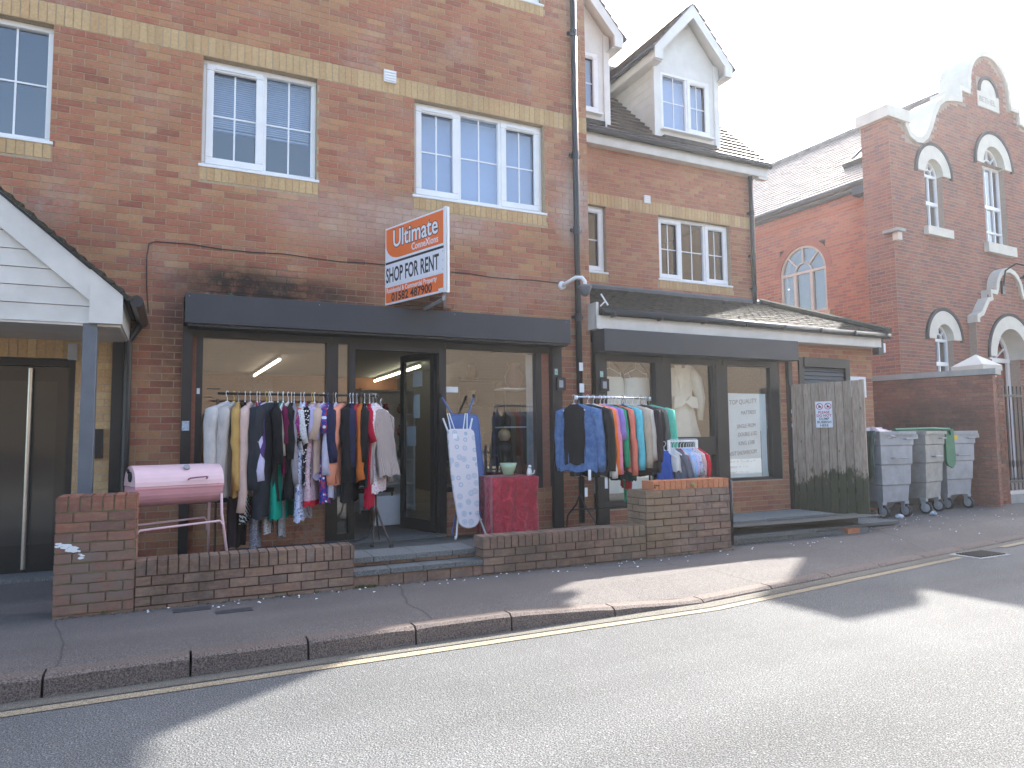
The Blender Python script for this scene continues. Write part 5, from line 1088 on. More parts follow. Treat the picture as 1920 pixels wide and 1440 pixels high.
# ================================================================ barbecue
bq = root('barbecue', 'pink oil-drum barbecue on tubular legs standing behind the low wall', 'barbecue', (.0, -1.02, 0), R(17))
r_, L_, zc_ = .182, .375, .90
lidm = MB(); A_ = [R(a) for a in range(0, 181, 12)]
lidm.strip(FXL(0, 0), [(r_*math.cos(a), zc_+r_*math.sin(a)) for a in A_], [((r_-.006)*math.cos(a), zc_+(r_-.006)*math.sin(a)) for a in A_], -L_, L_)
for x in (-L_, L_-.004): lidm.prism(FXL(0, 0), [(r_*.995*math.cos(a), zc_+r_*.995*math.sin(a)) for a in A_], -x-.004, -x)
for e in A_: pass
o = part(lidm, 'lid', M['pinkl'], bq, local=True, smooth=False)
B_ = [R(a) for a in range(180, 361, 12)]; dm = MB(); dm.strip(FXL(0, 0), [(r_*.97*math.cos(a), zc_-.006+r_*.97*math.sin(a)) for a in B_], [(r_*.93*math.cos(a), zc_-.006+r_*.93*math.sin(a)) for a in B_], -L_+.005, L_-.005)
for x in (-L_+.01, L_-.014): dm.prism(FXL(0, 0), [(r_*.965*math.cos(a), zc_-.006+r_*.965*math.sin(a)) for a in B_], -x-.004, -x)
dm.b(-L_, L_, -r_-.006, -r_+.008, zc_-.02, zc_-.004)
part(dm, 'drum', M['pink'], bq, local=True)
part(MB().lathe((-L_-.0, -.03, zc_+.085), [(.045, .0), (.045, .012)], 14, (-1, 0, 0)), 'vent_cap', M['sooty'], bq, local=True)
part(MB().tube([(-L_-.014, -.02, zc_+.12), (-L_-.014, .02, zc_+.14), (-L_-.014, .05, zc_+.15)], .012, 6), 'vent_latch', M['sooty'], bq, local=True)
for dz in (-.07, -.095, -.12):
    for dy in (-.04, .03): part(MB().b(-L_-.003, -L_+.02, dy-.016, dy+.016, zc_+dz-.005, zc_+dz+.005), 'air_slot', M['sooty'], bq, local=True)
a = R(205)
part(MB().tube([(.06, -r_*.93, zc_+.045), (.06, -r_*.93-.05, zc_+.06), (.12, -r_-.05, zc_+.066), (.20, -r_-.05, zc_+.07), (.22, -r_*.93-.03, zc_+.062), (.22, -r_*.93, zc_+.05)], .007, 6), 'handle', plain('pink_brown_handle', (.30, .1, .1), .4), bq, local=True)
part(MB().lathe((.06, -r_*.62, zc_+.15), [(.028, 0), (.028, .018), (.01, .02)], 12, (0, -.65, .75)), 'thermometer', M['galv'], bq, local=True)
for sx_ in (-1, 1):
    x = sx_*(L_-.01)
    part(MB().tube([(x+sx_*.03, -.25, .21), (x+.0, -.165, .62), (x, -.145, .80), (x, -.115, .84), (x, .115, .84), (x, .145, .80), (x, .165, .62), (x+sx_*.03, .25, .21)], .013, 8), 'leg_frame', M['pinkl'], bq, local=True, smooth=True)
for sy_ in (-1, 1): part(MB().tube([(-L_+.01, sy_*.21, .40), (-L_+.01, sy_*.21, .50), (-L_+.04, sy_*.205, .535), (L_-.04, sy_*.205, .56), (L_-.01, sy_*.21, .52), (L_-.01, sy_*.215, .44)], .010, 8), 'cross_bar', M['pinkl'], bq, local=True, smooth=True)

# ================================================================ clothes
def cloth(name, c, pat=None, c2=(.8, .8, .8), sc=30, c3=None, rough=.85):
    key = 'cl_'+name
    if key in M: return M[key]
    t = NT(name, rough, 0, .15); p = t.pos(True)
    k = t.ramp(t.noise(p, 9, 3), [(.3, tuple(x*.88 for x in c)), (.7, tuple(min(1, x*1.08) for x in c))])
    if pat == 'stripe':
        w = t.n('TexWave', bands_direction='Z' if sc > 0 else 'X'); w.inputs['Scale'].default_value = abs(sc); w.inputs['Distortion'].default_value = .8; t.l(p, w.inputs['Vector']); k = t.mix(t.ramp(w.outputs['Fac'], [(.48, 0.), (.54, 1.)]), k, c2)
    elif pat == 'vstripe':
        w = t.n('TexWave', bands_direction='Y'); w.inputs['Scale'].default_value = sc; w.inputs['Distortion'].default_value = .6; t.l(p, w.inputs['Vector']); k = t.mix(t.ramp(w.outputs['Fac'], [(.48, 0.), (.54, 1.)]), k, c2)
    elif pat == 'dots':
        v = t.n('TexVoronoi'); v.inputs['Scale'].default_value = sc; t.l(p, v.inputs['Vector']); k = t.mix(t.ramp(v.outputs['Distance'], [(.28, 1.), (.36, 0.)]), k, c2)
    elif pat == 'floral':
        n1 = t.noise(p, sc, 3, .6, 1.5); k = t.mix(t.ramp(n1, [(.52, 0.), (.56, 1.)]), k, c2); v = t.n('TexVoronoi'); v.inputs['Scale'].default_value = sc*.8; t.l(p, v.inputs['Vector']); k = t.mix(t.ramp(v.outputs['Distance'], [(.24, 1.), (.3, 0.)]), k, c3 or c2)
    elif pat == 'zebra':
        w = t.n('TexWave', bands_direction='DIAGONAL'); w.inputs['Scale'].default_value = sc; w.inputs['Distortion'].default_value = 4; w.inputs['Detail Scale'].default_value = 3; t.l(p, w.inputs['Vector']); k = t.mix(t.ramp(w.outputs['Fac'], [(.48, 0.), (.53, 1.)]), k, c2)
    elif pat == 'hem':
        z = t.sep(p)[2]; k = t.mix(t.ramp(t.math('ADD', z, sc), [(.0, 1.), (.012, 0.)]), k, c2); n1 = t.noise(p, 60, 3); k = t.mix(t.ramp(n1, [(.52, 0.), (.56, .5)]), k, c2)
    elif pat == 'denim':
        n1 = t.noise(p, 14, 4, .7); k = t.mix(t.ramp(n1, [(.4, 0.), (.7, .8)]), k, c2)
    t.bump(t.noise(t.scale(p, (1, 1, .3)), 20, 4, .6, .6), .8, .03); M[key] = t.col(k); return M[key]
HANG = {}
def hanger(par, w, col='plast', drop=.075):
    key = (round(w, 2), col)
    if key not in HANG:
        mb = MB().tube([(0, -w/2, -drop-.085), (0, -w/4, -drop-.04), (0, 0, -drop), (0, w/4, -drop-.04), (0, w/2, -drop-.085)], .007, 5)
        mb.tube([(0, 0, -drop), (0, 0, -.035), (0, -.018, -.018), (0, -.024, .004), (0, -.012, .024), (0, .008, .026), (0, .022, .01)], .0035, 5); HANG[key] = mb.mesh('hanger', M[col])
    o = bpy.data.objects.new('hanger', HANG[key]); COL.objects.link(o); o.parent = par; return o
def garment(name, lab, cat, loc, rz, L, w, t, sl, m, grp, flare=1.1, seed=0, hc='plast', neck=.05, sw=.055, drape=.0, scale=1, lean=0):
    """one garment on its hanger: local x across the rail's line of clothes, y shoulder to shoulder, z down from the rail"""
    r = root(name, lab, cat, loc, rz, grp); rnd = random.Random(seed*7+3); N = 22; H = 13; rows = []; ph = rnd.uniform(0, 6); nf = rnd.choice((3, 4, 5))
    for i in range(H+1):
        q = i/H; z = -.085-(L-.085)*q
        if q < .10: ww = .10+(w-.10)*min(1, (q/.10))**.75; z = -.085-.065*(q/.10)
        else: ww = w*(1-.08*math.sin(min(1, (q-.1)/.4)*math.pi))*(1+(flare-1)*max(0, (q-.3)/.7)); 
        tt = t*(.45+.55*min(1, q/.12))*(1+.25*q)
        row = []
        for k in range(N+1):
            a = 2*math.pi*k/N; c, s_ = math.cos(a), math.sin(a)
            y = ww/2*s_; x = tt/2*(abs(c)**.7)*(1 if c > 0 else -1)
            fo = .010*math.sin(nf*2*s_*2.2+ph+q*1.3)*q*2+cloth_noise((y*1.2+seed, q*.7, seed), .018*q+.004, 5)
            zz = z-(.03*math.sin(5*a+ph)*q*q*.5 if q > .85 else 0)-drape*q*s_*.3
            row.append((x+fo+lean*q, y, zz))
        rows.append(row)
    mb = MB().grid(rows); k0 = len(mb.v); mb.f.append(tuple(range(N, -1, -1)))
    if sl:
        for sd in (-1, 1):
            y0 = sd*(w/2-.045); ja = rnd.uniform(-.02, .03); bend = rnd.uniform(-.03, .04)
            pts = [(0, y0-sd*.03, -.145), (0, y0+sd*.03, -.185)]; rr = [.03, sw*1.05]
            n_ = max(2, int(sl/.09))
            for j in range(1, n_+1):
                f = j/n_; pts.append((bend*f*f+ja*f+cloth_noise((j, seed, sd), .02, 1.7), y0+sd*(.04+.03*math.sin(f*2)), -.20-sl*f)); rr.append(sw*(1-.28*f)*(1+.08*math.sin(j*2.1+seed)))
            mb.tube(pts, rr, 9)
    part(mb, 'cloth', m, r, smooth=True, local=True)
    hanger(r, max(.3, w*.86), hc)
    if scale != 1: r.scale = (scale,)*3
    return r
def clothes_rail(name, lab, xa, xb, y, zt, zb_, m, foot, style=0, tops=None, thick=.013):
    r = root(name, lab, 'clothes rail', ((xa+xb)/2, y, zb_))
    part(MB().tube([(xa, y, zt), (xb, y, zt)], thick, 10), 'hanging_rail', tops or m, r, smooth=True)
    return r
# left rail
ya = -.70
r1 = clothes_rail('clothes_rail', 'long dark clothes rail crammed with garments in front of the left shop window', .36, 1.96, ya, 1.755, .2, M['darkmetal'], None)
part(MB().tube([(.36, ya-.0, 1.70), (.36, ya-.02, .22)], .010, 8).tube([(.26, ya, 1.80), (.38, ya, 1.80)], .006, 6), 'upright', M['brown_rack'], r1)
part(MB().tube([(1.93, ya, 1.75), (1.94, ya, .55)], .011, 8).tube([(1.94, ya, .57), (1.90, ya-.05, .38), (1.86, ya-.18, .22)], .011, 8).tube([(1.94, ya, .57), (1.98, ya+.1, .40), (2.05, ya+.28, .19)], .011, 8).tube([(1.94, ya, .57), (1.99, ya-.12, .36), (2.02, ya-.30, .20)], .012, 8), 'upright', M['brown_rack'], r1)
part(MB().tube([(.40, ya-.1, .24), (1.70, ya-.1, .24), (1.82, ya-.08, .27), (1.9, ya-.04, .38)], .012, 8), 'bottom_bar', M['darkmetal'], r1)
for c_ in ((2.02, ya-.31, .19), (1.85, ya-.19, .20)): part(MB().lathe(c_, [(.018, -.02), (.022, 0), (.018, .02)], 8, (1, 0, 0)), 'castor', M['rubber'], r1)
G1 = 'garments on the left clothes rail'
X = lambda cx_: .43+(cx_-330)/1285*1.49          # position along the rail
L1 = [ # crop x, name, description, length, width, thick, sleeve, material args, flare, hangercolour, rz
 (345, 'cardigan', 'pale grey knitted cardigan, first on the left clothes rail', 1.02, .46, .07, .70, ('pale_grey_knit', (.50, .48, .46)), 1.0, 'plast', 32, .07),
 (392, 'cardigan', 'stone coloured long sleeved cardigan on a yellow hanger', 1.0, .46, .06, .78, ('stone_knit', (.45, .42, .40)), 1.0, 'yellow', 24, .065),
 (440, 'jacket', 'mustard jacket with buttons at the cuff, near the left end of the rail', 1.0, .42, .05, .74, ('mustard_wool', (.48, .30, .10)), 1.0, 'wood', 8, .045),
 (480, 'blouse', 'thin black top squeezed between the mustard jacket and the pink cardigan', .95, .34, .03, 0, ('black_cloth', (.012, .012, .014)), 1.0, 'plast', 0, .04),
 (508, 'dress', 'black and white zebra striped dress hanging behind the dusty pink sleeve', 1.26, .34, .04, 0, ('zebra_print', (.03, .03, .03), 'zebra', (.7, .7, .7), 14), 1.0, 'wood', 10, .05),
 (540, 'cardigan', 'long dusty pink cardigan on the left rail', 1.0, .45, .05, .95, ('dusty_pink_knit', (.62, .45, .39)), 1.0, 'plast', 16, .055),
 (565, 'top', 'dark red top glimpsed beside the dusty pink cardigan', 1.18, .40, .03, 0, ('dark_red_cloth', (.32, .02, .03)), 1.0, 'wood', 0, .04),
 (588, 'trousers', 'grey patterned trousers hanging lowest on the left rail', 1.55, .30, .05, 0, ('grey_marl', (.18, .18, .21), 'floral', (.35, .35, .4), 60), .85, 'plast', 12, .05),
 (612, 'blouse', 'deep purple top under the lilac shirt', 1.0, .42, .04, .62, ('deep_purple', (.10, .05, .20)), 1.0, 'plast', 5, .05),
 (650, 'shirt', 'lilac white shirt with wide draped sleeves on a yellow hanger', 1.0, .44, .05, .66, ('lilac_white', (.58, .56, .78)), 1.05, 'yellow', 26, .075),
 (712, 'coat', 'charcoal coat, broadest dark garment on the left rail', 1.22, .50, .10, .74, ('charcoal_wool', (.03, .034, .042)), 1.05, 'plast', 34, .08),
 (755, 'jacket', 'black jacket next to the charcoal coat', 1.05, .42, .05, .5, ('black_cloth', (.012, .012, .014)), 1.0, 'plast', 10, .05),
 (790, 'tunic', 'bright teal green tunic hanging low behind the dark coats', 1.24, .40, .06, 0, ('teal_green', (.0, .32, .22)), 1.35, 'green', 22, .05),
 (808, 'blouse', 'maroon top beside the short cream top', .8, .40, .03, .3, ('maroon_cloth', (.14, .01, .05)), 1.0, 'plast', 0, .04),
 (835, 'top', 'short cream waterfall top in the middle of the left rail', .62, .36, .04, .42, ('cream_jersey', (.60, .56, .48)), 1.0, 'plast', 24, .04),
 (872, 'dress', 'plain black dress between the cream top and the grey striped top', 1.05, .42, .06, .45, ('black_cloth', (.012, .012, .014)), 1.1, 'plast', 10, .05),
 (905, 'shirt', 'grey and white striped shirt left of the purple blouse', .92, .42, .04, .7, ('grey_stripe', (.42, .40, .42), 'stripe', (.12, .1, .13), 28), 1.0, 'plast', 8, .04),
 (940, 'blouse', 'white lace edged blouse beside the striped shirt', .6, .40, .03, .3, ('white_lace', (.6, .6, .62), 'dots', (.3, .3, .33), 60), 1.0, 'plast', 8, .04),
 (985, 'dress', 'white summer dress with blue flowers, hem below the dotted dress', 1.27, .40, .06, 0, ('blue_flower_print', (.62, .66, .82), 'floral', (.12, .16, .35), 26, (.75, .78, .9)), 1.15, 'plast', 20, .05),
 (1000, 'blouse', 'purple and orange paisley blouse with short sleeves', .52, .42, .05, .22, ('paisley', (.25, .03, .18), 'floral', (.55, .2, .06), 22, (.35, .05, .3)), 1.05, 'wood', 22, .06),
 (1042, 'dress', 'black dress scattered with white dots', .93, .44, .07, .28, ('white_dots_on_black', (.012, .012, .014), 'dots', (.75, .72, .68), 38), 1.15, 'yellow', 22, .05),
 (1078, 'skirt', 'red bordered white paisley dress below the dotted dress', 1.12, .42, .06, 0, ('red_border_print', (.55, .45, .5), 'hem', (.55, .02, .04), 1.075), 1.25, 'plast', 24, .05),
 (1105, 'top', 'tan short sleeved top next to the lilac tee', .80, .42, .05, .26, ('tan_jersey', (.52, .38, .30)), 1.0, 'wood', 14, .06),
 (1150, 'tee_shirt', 'lilac tee shirt with wide short sleeves', .86, .46, .05, .26, ('lilac_jersey', (.50, .46, .68)), 1.0, 'plast', 30, .075),
 (1200, 'dress', 'royal blue floral dress', 1.10, .42, .06, .2, ('royal_floral', (.03, .05, .30), 'floral', (.5, .05, .05), 20, (.65, .7, .85)), 1.1, 'denimblue', 18, .055),
 (1225, 'jacket', 'navy jacket with pale turned back cuffs', .74, .42, .05, .5, ('navy_cloth', (.02, .022, .06)), 1.0, 'wood', 16, .06),
 (1262, 'blouse', 'shiny silver lilac blouse beside the peach cardigan', 1.06, .44, .06, .62, ('silver_lilac', (.52, .50, .62), None, (0, 0, 0), 30, None, .4), 1.0, 'plast', 24, .065),
 (1325, 'cardigan', 'peach cardigan with long sleeves on the left rail', .92, .46, .07, .72, ('peach_knit', (.78, .30, .19)), 1.0, 'wood', 26, .07),
 (1378, 'coat', 'black coat right of the peach cardigan', 1.10, .46, .08, .7, ('black_cloth', (.012, .012, .014)), 1.1, 'plast', 22, .065),
 (1420, 'blouse', 'navy top between black coat and red top', .9, .44, .05, .55, ('navy_cloth', (.02, .022, .06)), 1.0, 'plast', 16, .055),
 (1455, 'top', 'red short sleeved top beside the orange cardigan', .62, .42, .05, .22, ('red_cloth', (.40, .02, .03)), 1.0, 'plast', 18, .06),
 (1485, 'cardigan', 'burnt orange cardigan on the left rail', .90, .44, .05, .68, ('burnt_orange', (.55, .15, .03)), 1.0, 'wood', 16, .055),
 (1530, 'dress', 'black dress between the orange and the crimson garments', .95, .44, .05, .5, ('black_cloth', (.012, .012, .014)), 1.05, 'plast', 12, .055),
 (1562, 'dress', 'crimson dress with a long tail at the right end of the rail', 1.18, .42, .06, .3, ('crimson_cloth', (.36, .005, .03)), 1.0, 'plast', 14, .05),
 (1605, 'tee_shirt', 'white tee shirt with wide sleeves near the right end of the left rail', .88, .46, .06, .24, ('white_jersey', (.72, .70, .66)), 1.0, 'plast', 34, .075),
 (1640, 'nightdress', 'white night dress with red piping behind the white tee', 1.03, .42, .06, .24, ('white_print', (.70, .66, .70), 'dots', (.6, .1, .15), 45), 1.05, 'plast', 30, .065),
]
for i, (cx_, nm, lab, L, w, t_, sl, ma, fl, hc_, rz, sw) in enumerate(L1):
    garment(nm, lab, nm.replace('_', ' '), (X(cx_)+.012*math.sin(i*2.3), ya+.015*math.sin(i*1.7), 1.755), R(-rz*1.15), L, w*1.04, t_*1.35, sl, cloth(*ma), G1, fl, i, hc_, sw=sw*1.0)
garment('jacket', 'brown and grey striped jacket hung askew on the right end of the rail', 'jacket', (2.0, ya+.02, 1.70), R(-40), .80, .44, .06, .68, cloth('brown_stripe', (.26, .20, .19), 'vstripe', (.40, .36, .34), 18), G1, 1.0, 77, 'plast', sw=.055, lean=.10)
garment('trousers', 'dark brown trousers hanging low near the left end of the rail', 'trousers', (.56, ya+.10, 1.755), R(-20), 1.5, .42, .10, 0, cloth('dark_brown', (.035, .025, .028)), G1, 1.0, 78)
garment('scarf', 'pale grey scarf end dangling below the teal tunic', 'scarf', (.97, ya-.05, 1.755), R(-20), 1.42, .16, .04, 0, cloth('pale_scarf', (.42, .40, .38), 'floral', (.25, .25, .28), 50), G1, .55, 79)
garment('shirt', 'small patterned white shirt tail below the charcoal coat', 'shirt', (.84, ya-.02, 1.755), R(-20), 1.38, .22, .04, 0, cloth('white_spot', (.55, .53, .52), 'dots', (.1, .1, .12), 50), G1, .9, 80)

# middle rail (in front of the pipe)
yb = -1.10; G2 = 'garments on the chrome clothes rail'
r2 = clothes_rail('clothes_rail', 'chrome topped clothes rail on a black stand in front of the drainpipe', 4.20, 5.25, yb, 1.755, .2, M['darkmetal'], None, tops=M['chrome'], thick=.014)
for x_ in (4.20, 5.25): part(MB().tube([(x_, yb, 1.77), (x_, yb, 1.725)], .02, 10), 'rail_socket', M['plast'], r2, smooth=True)
for x_ in (4.235, 5.22):
    part(MB().tube([(x_, yb, 1.72), (x_, yb, .62)], .011, 8), 'upright', M['darkmetal'], r2, smooth=True)
    for s_ in (-1, 1): 
        part(MB().tube([(x_, yb, .64), (x_, yb+s_*.10, .50), (x_, yb+s_*.30, .36), (x_, yb+s_*.33, .22)], .011, 8), 'foot', M['darkmetal'], r2, smooth=True)
        cs = part(MB().lathe((x_-.012, yb+s_*.33, .185), [(.02, 0), (.026, .005), (.026, .02), (.02, .025)], 12, (1, 0, 0)), 'castor', M['chrome'], r2)
part(MB().tube([(4.235, yb+.2, .43), (5.22, yb+.2, .43)], .009, 8), 'bottom_bar', M['darkmetal'], r2)
X2 = lambda cx_: 4.22+(cx_-255)/530*1.03
L2 = [
 (258, 'denim_jacket', 'mid blue denim jacket, first on the chrome rail', .86, .45, .10, .66, ('denim', (.08, .15, .32), 'denim', (.16, .27, .48), 30), 1.0, 'denimblue', 50, .075),
 (232, 'tee_shirt', 'black tee shirt hung inside the open denim jacket', .78, .27, .05, 0, ('black_cloth', (.012, .012, .014)), 1.0, 'plast', 50, .05),
 (325, 'leather_jacket', 'black leather jacket second on the chrome rail', .92, .50, .11, .66, ('black_leather', (.012, .013, .014), None, (0, 0, 0), 30, None, .4), 1.0, 'plast', 40, .075),
 (362, 'shirt', 'long white shirt between leather jacket and orange top', .92, .45, .05, .74, ('white_jersey', (.72, .70, .66)), 1.0, 'plast', 26, .055),
 (392, 'jumper', 'bright orange jumper on the chrome rail', .92, .44, .05, .70, ('bright_orange', (.85, .20, .03)), 1.0, 'wood', 24, .055),
 (418, 'jumper', 'bubblegum pink jumper next to the bright orange one', .84, .45, .05, .70, ('bubblegum_pink', (.80, .28, .40)), 1.0, 'plast', 26, .05),
 (440, 'top', 'short sleeved violet top behind the pink jumper', .6, .44, .04, .3, ('violet_jersey', (.28, .20, .55)), 1.0, 'plast', 26, .06),
 (468, 'cardigan', 'emerald green cardigan on the chrome rail', .76, .44, .05, .62, ('emerald_knit', (.02, .28, .14)), 1.0, 'plast', 24, .05),
 (500, 'blouse', 'black top between the emerald and coral cardigans', .86, .42, .05, .5, ('black_cloth', (.012, .012, .014)), 1.0, 'plast', 20, .05),
 (522, 'cardigan', 'coral cardigan hanging in the middle of the chrome rail', .88, .44, .06, .72, ('coral_knit', (.72, .20, .14)), 1.0, 'plast', 24, .055),
 (552, 'skirt', 'dark green skirt hanging under the coral cardigan', .98, .40, .05, 0, ('dark_green', (.015, .05, .045)), 1.1, 'plast', 20, .05),
 (572, 'cardigan', 'turquoise cardigan on the chrome rail', .78, .45, .06, .66, ('turquoise_knit', (.13, .52, .60)), 1.0, 'denimblue', 28, .06),
 (612, 'jacket', 'beige linen jacket right of the turquoise cardigan', .82, .48, .08, .64, ('beige_linen', (.45, .37, .28)), 1.0, 'plast', 34, .07),
 (652, 'blouse', 'cream lined cape beside the beige jacket', .84, .46, .06, .55, ('cream_grey', (.52, .48, .42)), 1.0, 'plast', 30, .06),
 (690, 'jacket', 'very dark brown jacket with long sleeves on the chrome rail', .92, .48, .08, .70, ('dark_brown', (.035, .025, .028)), 1.0, 'plast', 36, .065),
 (715, 'coat', 'black coat third from the right end of the chrome rail', .94, .48, .07, .72, ('black_cloth', (.012, .012, .014)), 1.0, 'wood', 36, .065),
 (748, 'jacket', 'mossy grey jacket second from the right on the chrome rail', .70, .48, .07, .58, ('moss_grey', (.12, .13, .115)), 1.0, 'plast', 40, .065),
 (782, 'coat', 'mint green coat last on the chrome rail', .88, .50, .08, .62, ('mint_green', (.10, .47, .34)), 1.05, 'green', 44, .07),
]
for i, (cx_, nm, lab, L, w, t_, sl, ma, fl, hc_, rz, sw) in enumerate(L2):
    garment(nm, lab, nm.replace('_', ' '), (X2(cx_), yb+.01*math.sin(i*1.7), 1.755), R(rz*.55), L, w*1.12, t_*.9, sl, cloth(*ma), G2, fl, i+40, hc_, sw=sw*.9)
garment('trousers', 'scarlet trousers showing below the dark skirt', 'trousers', (4.92, yb+.06, 1.755), R(-20), 1.08, .34, .06, 0, cloth('scarlet', (.5, .01, .03)), G2, 1.0, 90)
garment('scarf', 'narrow emerald scarf hanging below the scarlet trousers', 'scarf', (4.88, yb, 1.755), R(-20), 1.24, .05, .035, 0, cloth('emerald_knit', (.02, .28, .14)), G2, 1.0, 91)
tgm = MB()
for ti, (x_, z_, h_) in enumerate(((4.15, .62, .10), (4.20, .80, .12), (4.42, .70, .17), (4.52, .88, .06), (5.13, .85, .13), (5.18, .84, .08))):
    o = solo(MB().b(x_, x_+.035, yb-.24, yb-.235, z_, z_+h_), 'price_tag', M['paper'], 'white price tag dangling below the chrome rail, %s from the left' % ORD[ti], 'tag', 'tags below the chrome rail')

# small rail of children's clothes
yc = -1.45; G3 = 'baby clothes on the small white rail'
r3 = clothes_rail('childrens_rail', 'small white clothes rail of baby clothes behind the brick pier', 5.27, 5.66, yc, 1.225, .2, M['white'], None, thick=.010)
for x_ in (5.25, 5.66): part(MB().b(x_-.016, x_+.016, yc-.012, yc+.012, .2, 1.24), 'upright', M['white'], r3)
X3 = [(.05, 'romper', 'slate grey romper, largest on the small white rail', ('slate_grey', (.13, .14, .17)), .62, .30, 44), (.02, 'vest', 'plain white vest at the left of the small white rail', ('white_jersey', (.72, .70, .66)), .35, .24, 20),
      (.11, 'romper', 'dark red romper peeping behind the blue striped top', ('red_cloth', (.40, .02, .03)), .55, .25, 24), (.15, 'baby_top', 'blue and white striped baby top with long sleeves', ('blue_stripe', (.25, .38, .62), 'stripe', (.6, .66, .75), 36), .38, .28, 50),
      (.19, 'romper', 'sky blue romper on the small white rail', ('sky_blue', (.28, .50, .78)), .55, .26, 34), (.23, 'baby_top', 'lilac baby top on the small white rail', ('lilac_jersey', (.50, .46, .68)), .45, .26, 34), (.27, 'baby_top', 'pale blue patterned baby top on the small rail', ('blue_print', (.55, .6, .72), 'floral', (.15, .2, .3), 40, (.7, .7, .75)), .42, .26, 44),
      (.31, 'baby_top', 'blush pink baby top with puffed body', ('blush', (.72, .48, .44)), .38, .30, 52), (.35, 'romper', 'white romper with red spots on the small rail', ('white_print', (.70, .66, .70), 'dots', (.6, .1, .15), 45), .5, .25, 30), (.38, 'cardigan', 'scarlet baby cardigan at the right end of the small rail', ('scarlet', (.5, .01, .03)), .48, .30, 42)]
for i, (dx, nm, lab, ma, L, w, rz) in enumerate(X3):
    garment(nm, lab, nm.replace('_', ' '), (5.27+dx, yc+.01*math.sin(i), 1.225), R(rz*.55), L, w, .05, L*.45 if 'vest' not in nm else 0, cloth(*ma), G3, 1.1, i+60, 'plast', sw=.038)
garment('romper', 'royal blue fabric showing left of the small white rail', 'romper', (5.20, yc+.03, 1.2), R(30), .44, .17, .05, 0, cloth('royal', (.03, .10, .42)), G3, 1.2, 99)

# ================================================================ ironing boards, red draped table, ornaments
ib = root('ironing_board', 'ironing board with a pale cover of ringed circles, folded upright by the shop wall', 'ironing board', (3.06, -.62, .2))
nb = Vector((.05, -.97, .20)).normalized(); ub = Vector((0, 0, 1)); up_ = (ub-nb*nb.z).normalized(); eb = up_.cross(nb).normalized()
FI = Frame((3.04, -.62, .20), eb, up_, nb)
def outline(w, h0, h1, taper=.38, rt=.06):
    pts = []
    for i in range(0, 13): a = R(180+15*i); pts.append((w*taper*math.cos(a), h0+.10+.10*math.sin(a)))
    pts += [(w*.47, h0+.42), (w*.5, h0+.62)]
    pts += [(w/2-rt+rt*math.cos(R(a)), h1-rt+rt*math.sin(R(a))) for a in (0, 30, 60, 90)]+[(-w/2+rt-rt*math.cos(R(a)), h1-rt+rt*math.sin(R(a))) for a in (90, 60, 30, 0)]
    pts += [(-w*.5, h0+.62), (-w*.47, h0+.42)]
    return pts
t = NT('ringed_cover', .85, 0, .2); tc = t.n('TexCoord').outputs['Object']; tc2 = t.scale(tc, (1, 1, 1))
v = t.n('TexVoronoi'); v.inputs['Scale'].default_value = 9.5; v.inputs['Randomness'].default_value = .55; t.l(tc2, v.inputs['Vector'])
rings = t.ramp(v.outputs['Distance'], [(.10, 0.), (.12, 1.), (.17, 1.), (.19, 0.), (.24, 0.), (.26, 1.), (.31, 1.), (.33, 0.)])
M['cover'] = t.col(t.mix(t.math('MULTIPLY', rings, .75), (.66, .62, .64), (.22, .36, .48)))
co = MB(); UF = Frame((0, 0, 0), (1, 0, 0), (0, 1, 0), (0, 0, 1)); co.prism(UF, outline(.35, .06, 1.22), 0, .035)
o = part(co, 'padded_cover', M['cover'], ib); o.matrix_basis = FI.mat(FI.P(0, .0, 0)); bevel(o, .012, 2)
for s_ in (-1, 1):
    part(MB().tube([FI.P(s_*.10, 1.18, -.02), FI.P(s_*.13, 1.42, -.03), FI.P(s_*.105, 1.42, -.03), FI.P(s_*.03+s_*.02, 1.2, -.02)], .006, 6), 'iron_rest_wire', M['white'], ib)
    part(MB().tube([FI.P(s_*.14, 1.20, -.03), FI.P(s_*.19, 1.36, -.03)], .011, 6), 'leg_end', M['plast'], ib)
part(MB().tube([FI.P(-.05, .5, -.03), FI.P(-.15, -.03, -.03)], .011, 8), 'leg', M['white'], ib); part(MB().tube([FI.P(.06, .5, -.03), FI.P(.24, -.03, -.05)], .011, 8), 'leg', M['white'], ib); part(MB().tube([FI.P(.1, .16, -.045), FI.P(.20, .155, -.045)], .008, 6), 'leg_brace', M['white'], ib)
for x_, z_ in ((-.155, -.03), (.245, -.03)): part(MB().lathe(FI.P(x_, z_, -.04), [(.013, -.015), (.015, 0), (.013, .02)], 8), 'foot_cap', M['plast'], ib)
part(MB().box(FI, -.11, -.06, 1.10, 1.16, .036, .038), 'price_label', M['paper'], ib)
ib2 = root('blue_ironing_board', 'bare blue mesh ironing board standing behind the ringed one', 'ironing board', (3.10, -.45, .2))
FJ = Frame((3.13, -.44, .20), eb, up_, nb)
t = NT('blue_mesh_metal', .5, .2, .4); tc = t.n('TexCoord').outputs['Object']; v = t.n('TexVoronoi'); v.inputs['Scale'].default_value = 70; v.inputs['Randomness'].default_value = 0; t.l(tc, v.inputs['Vector'])
M['bmesh'] = t.col(t.mix(t.ramp(v.outputs['Distance'], [(.3, 1.), (.36, 0.)]), (.10, .18, .42), (.02, .03, .07)))
co = MB().prism(UF, outline(.40, .10, 1.40, .36), 0, .012); o = part(co, 'mesh_top', M['bmesh'], ib2); o.matrix_basis = FJ.mat(FJ.P(.04, .0, 0))
ol = [(u+.04, z) for u, z in outline(.40, .10, 1.40, .36)]
part(MB().tube([FJ.P(u, z, .01) for u, z in ol+ol[:1]], .009, 6), 'rim', M['denimblue'], ib2)
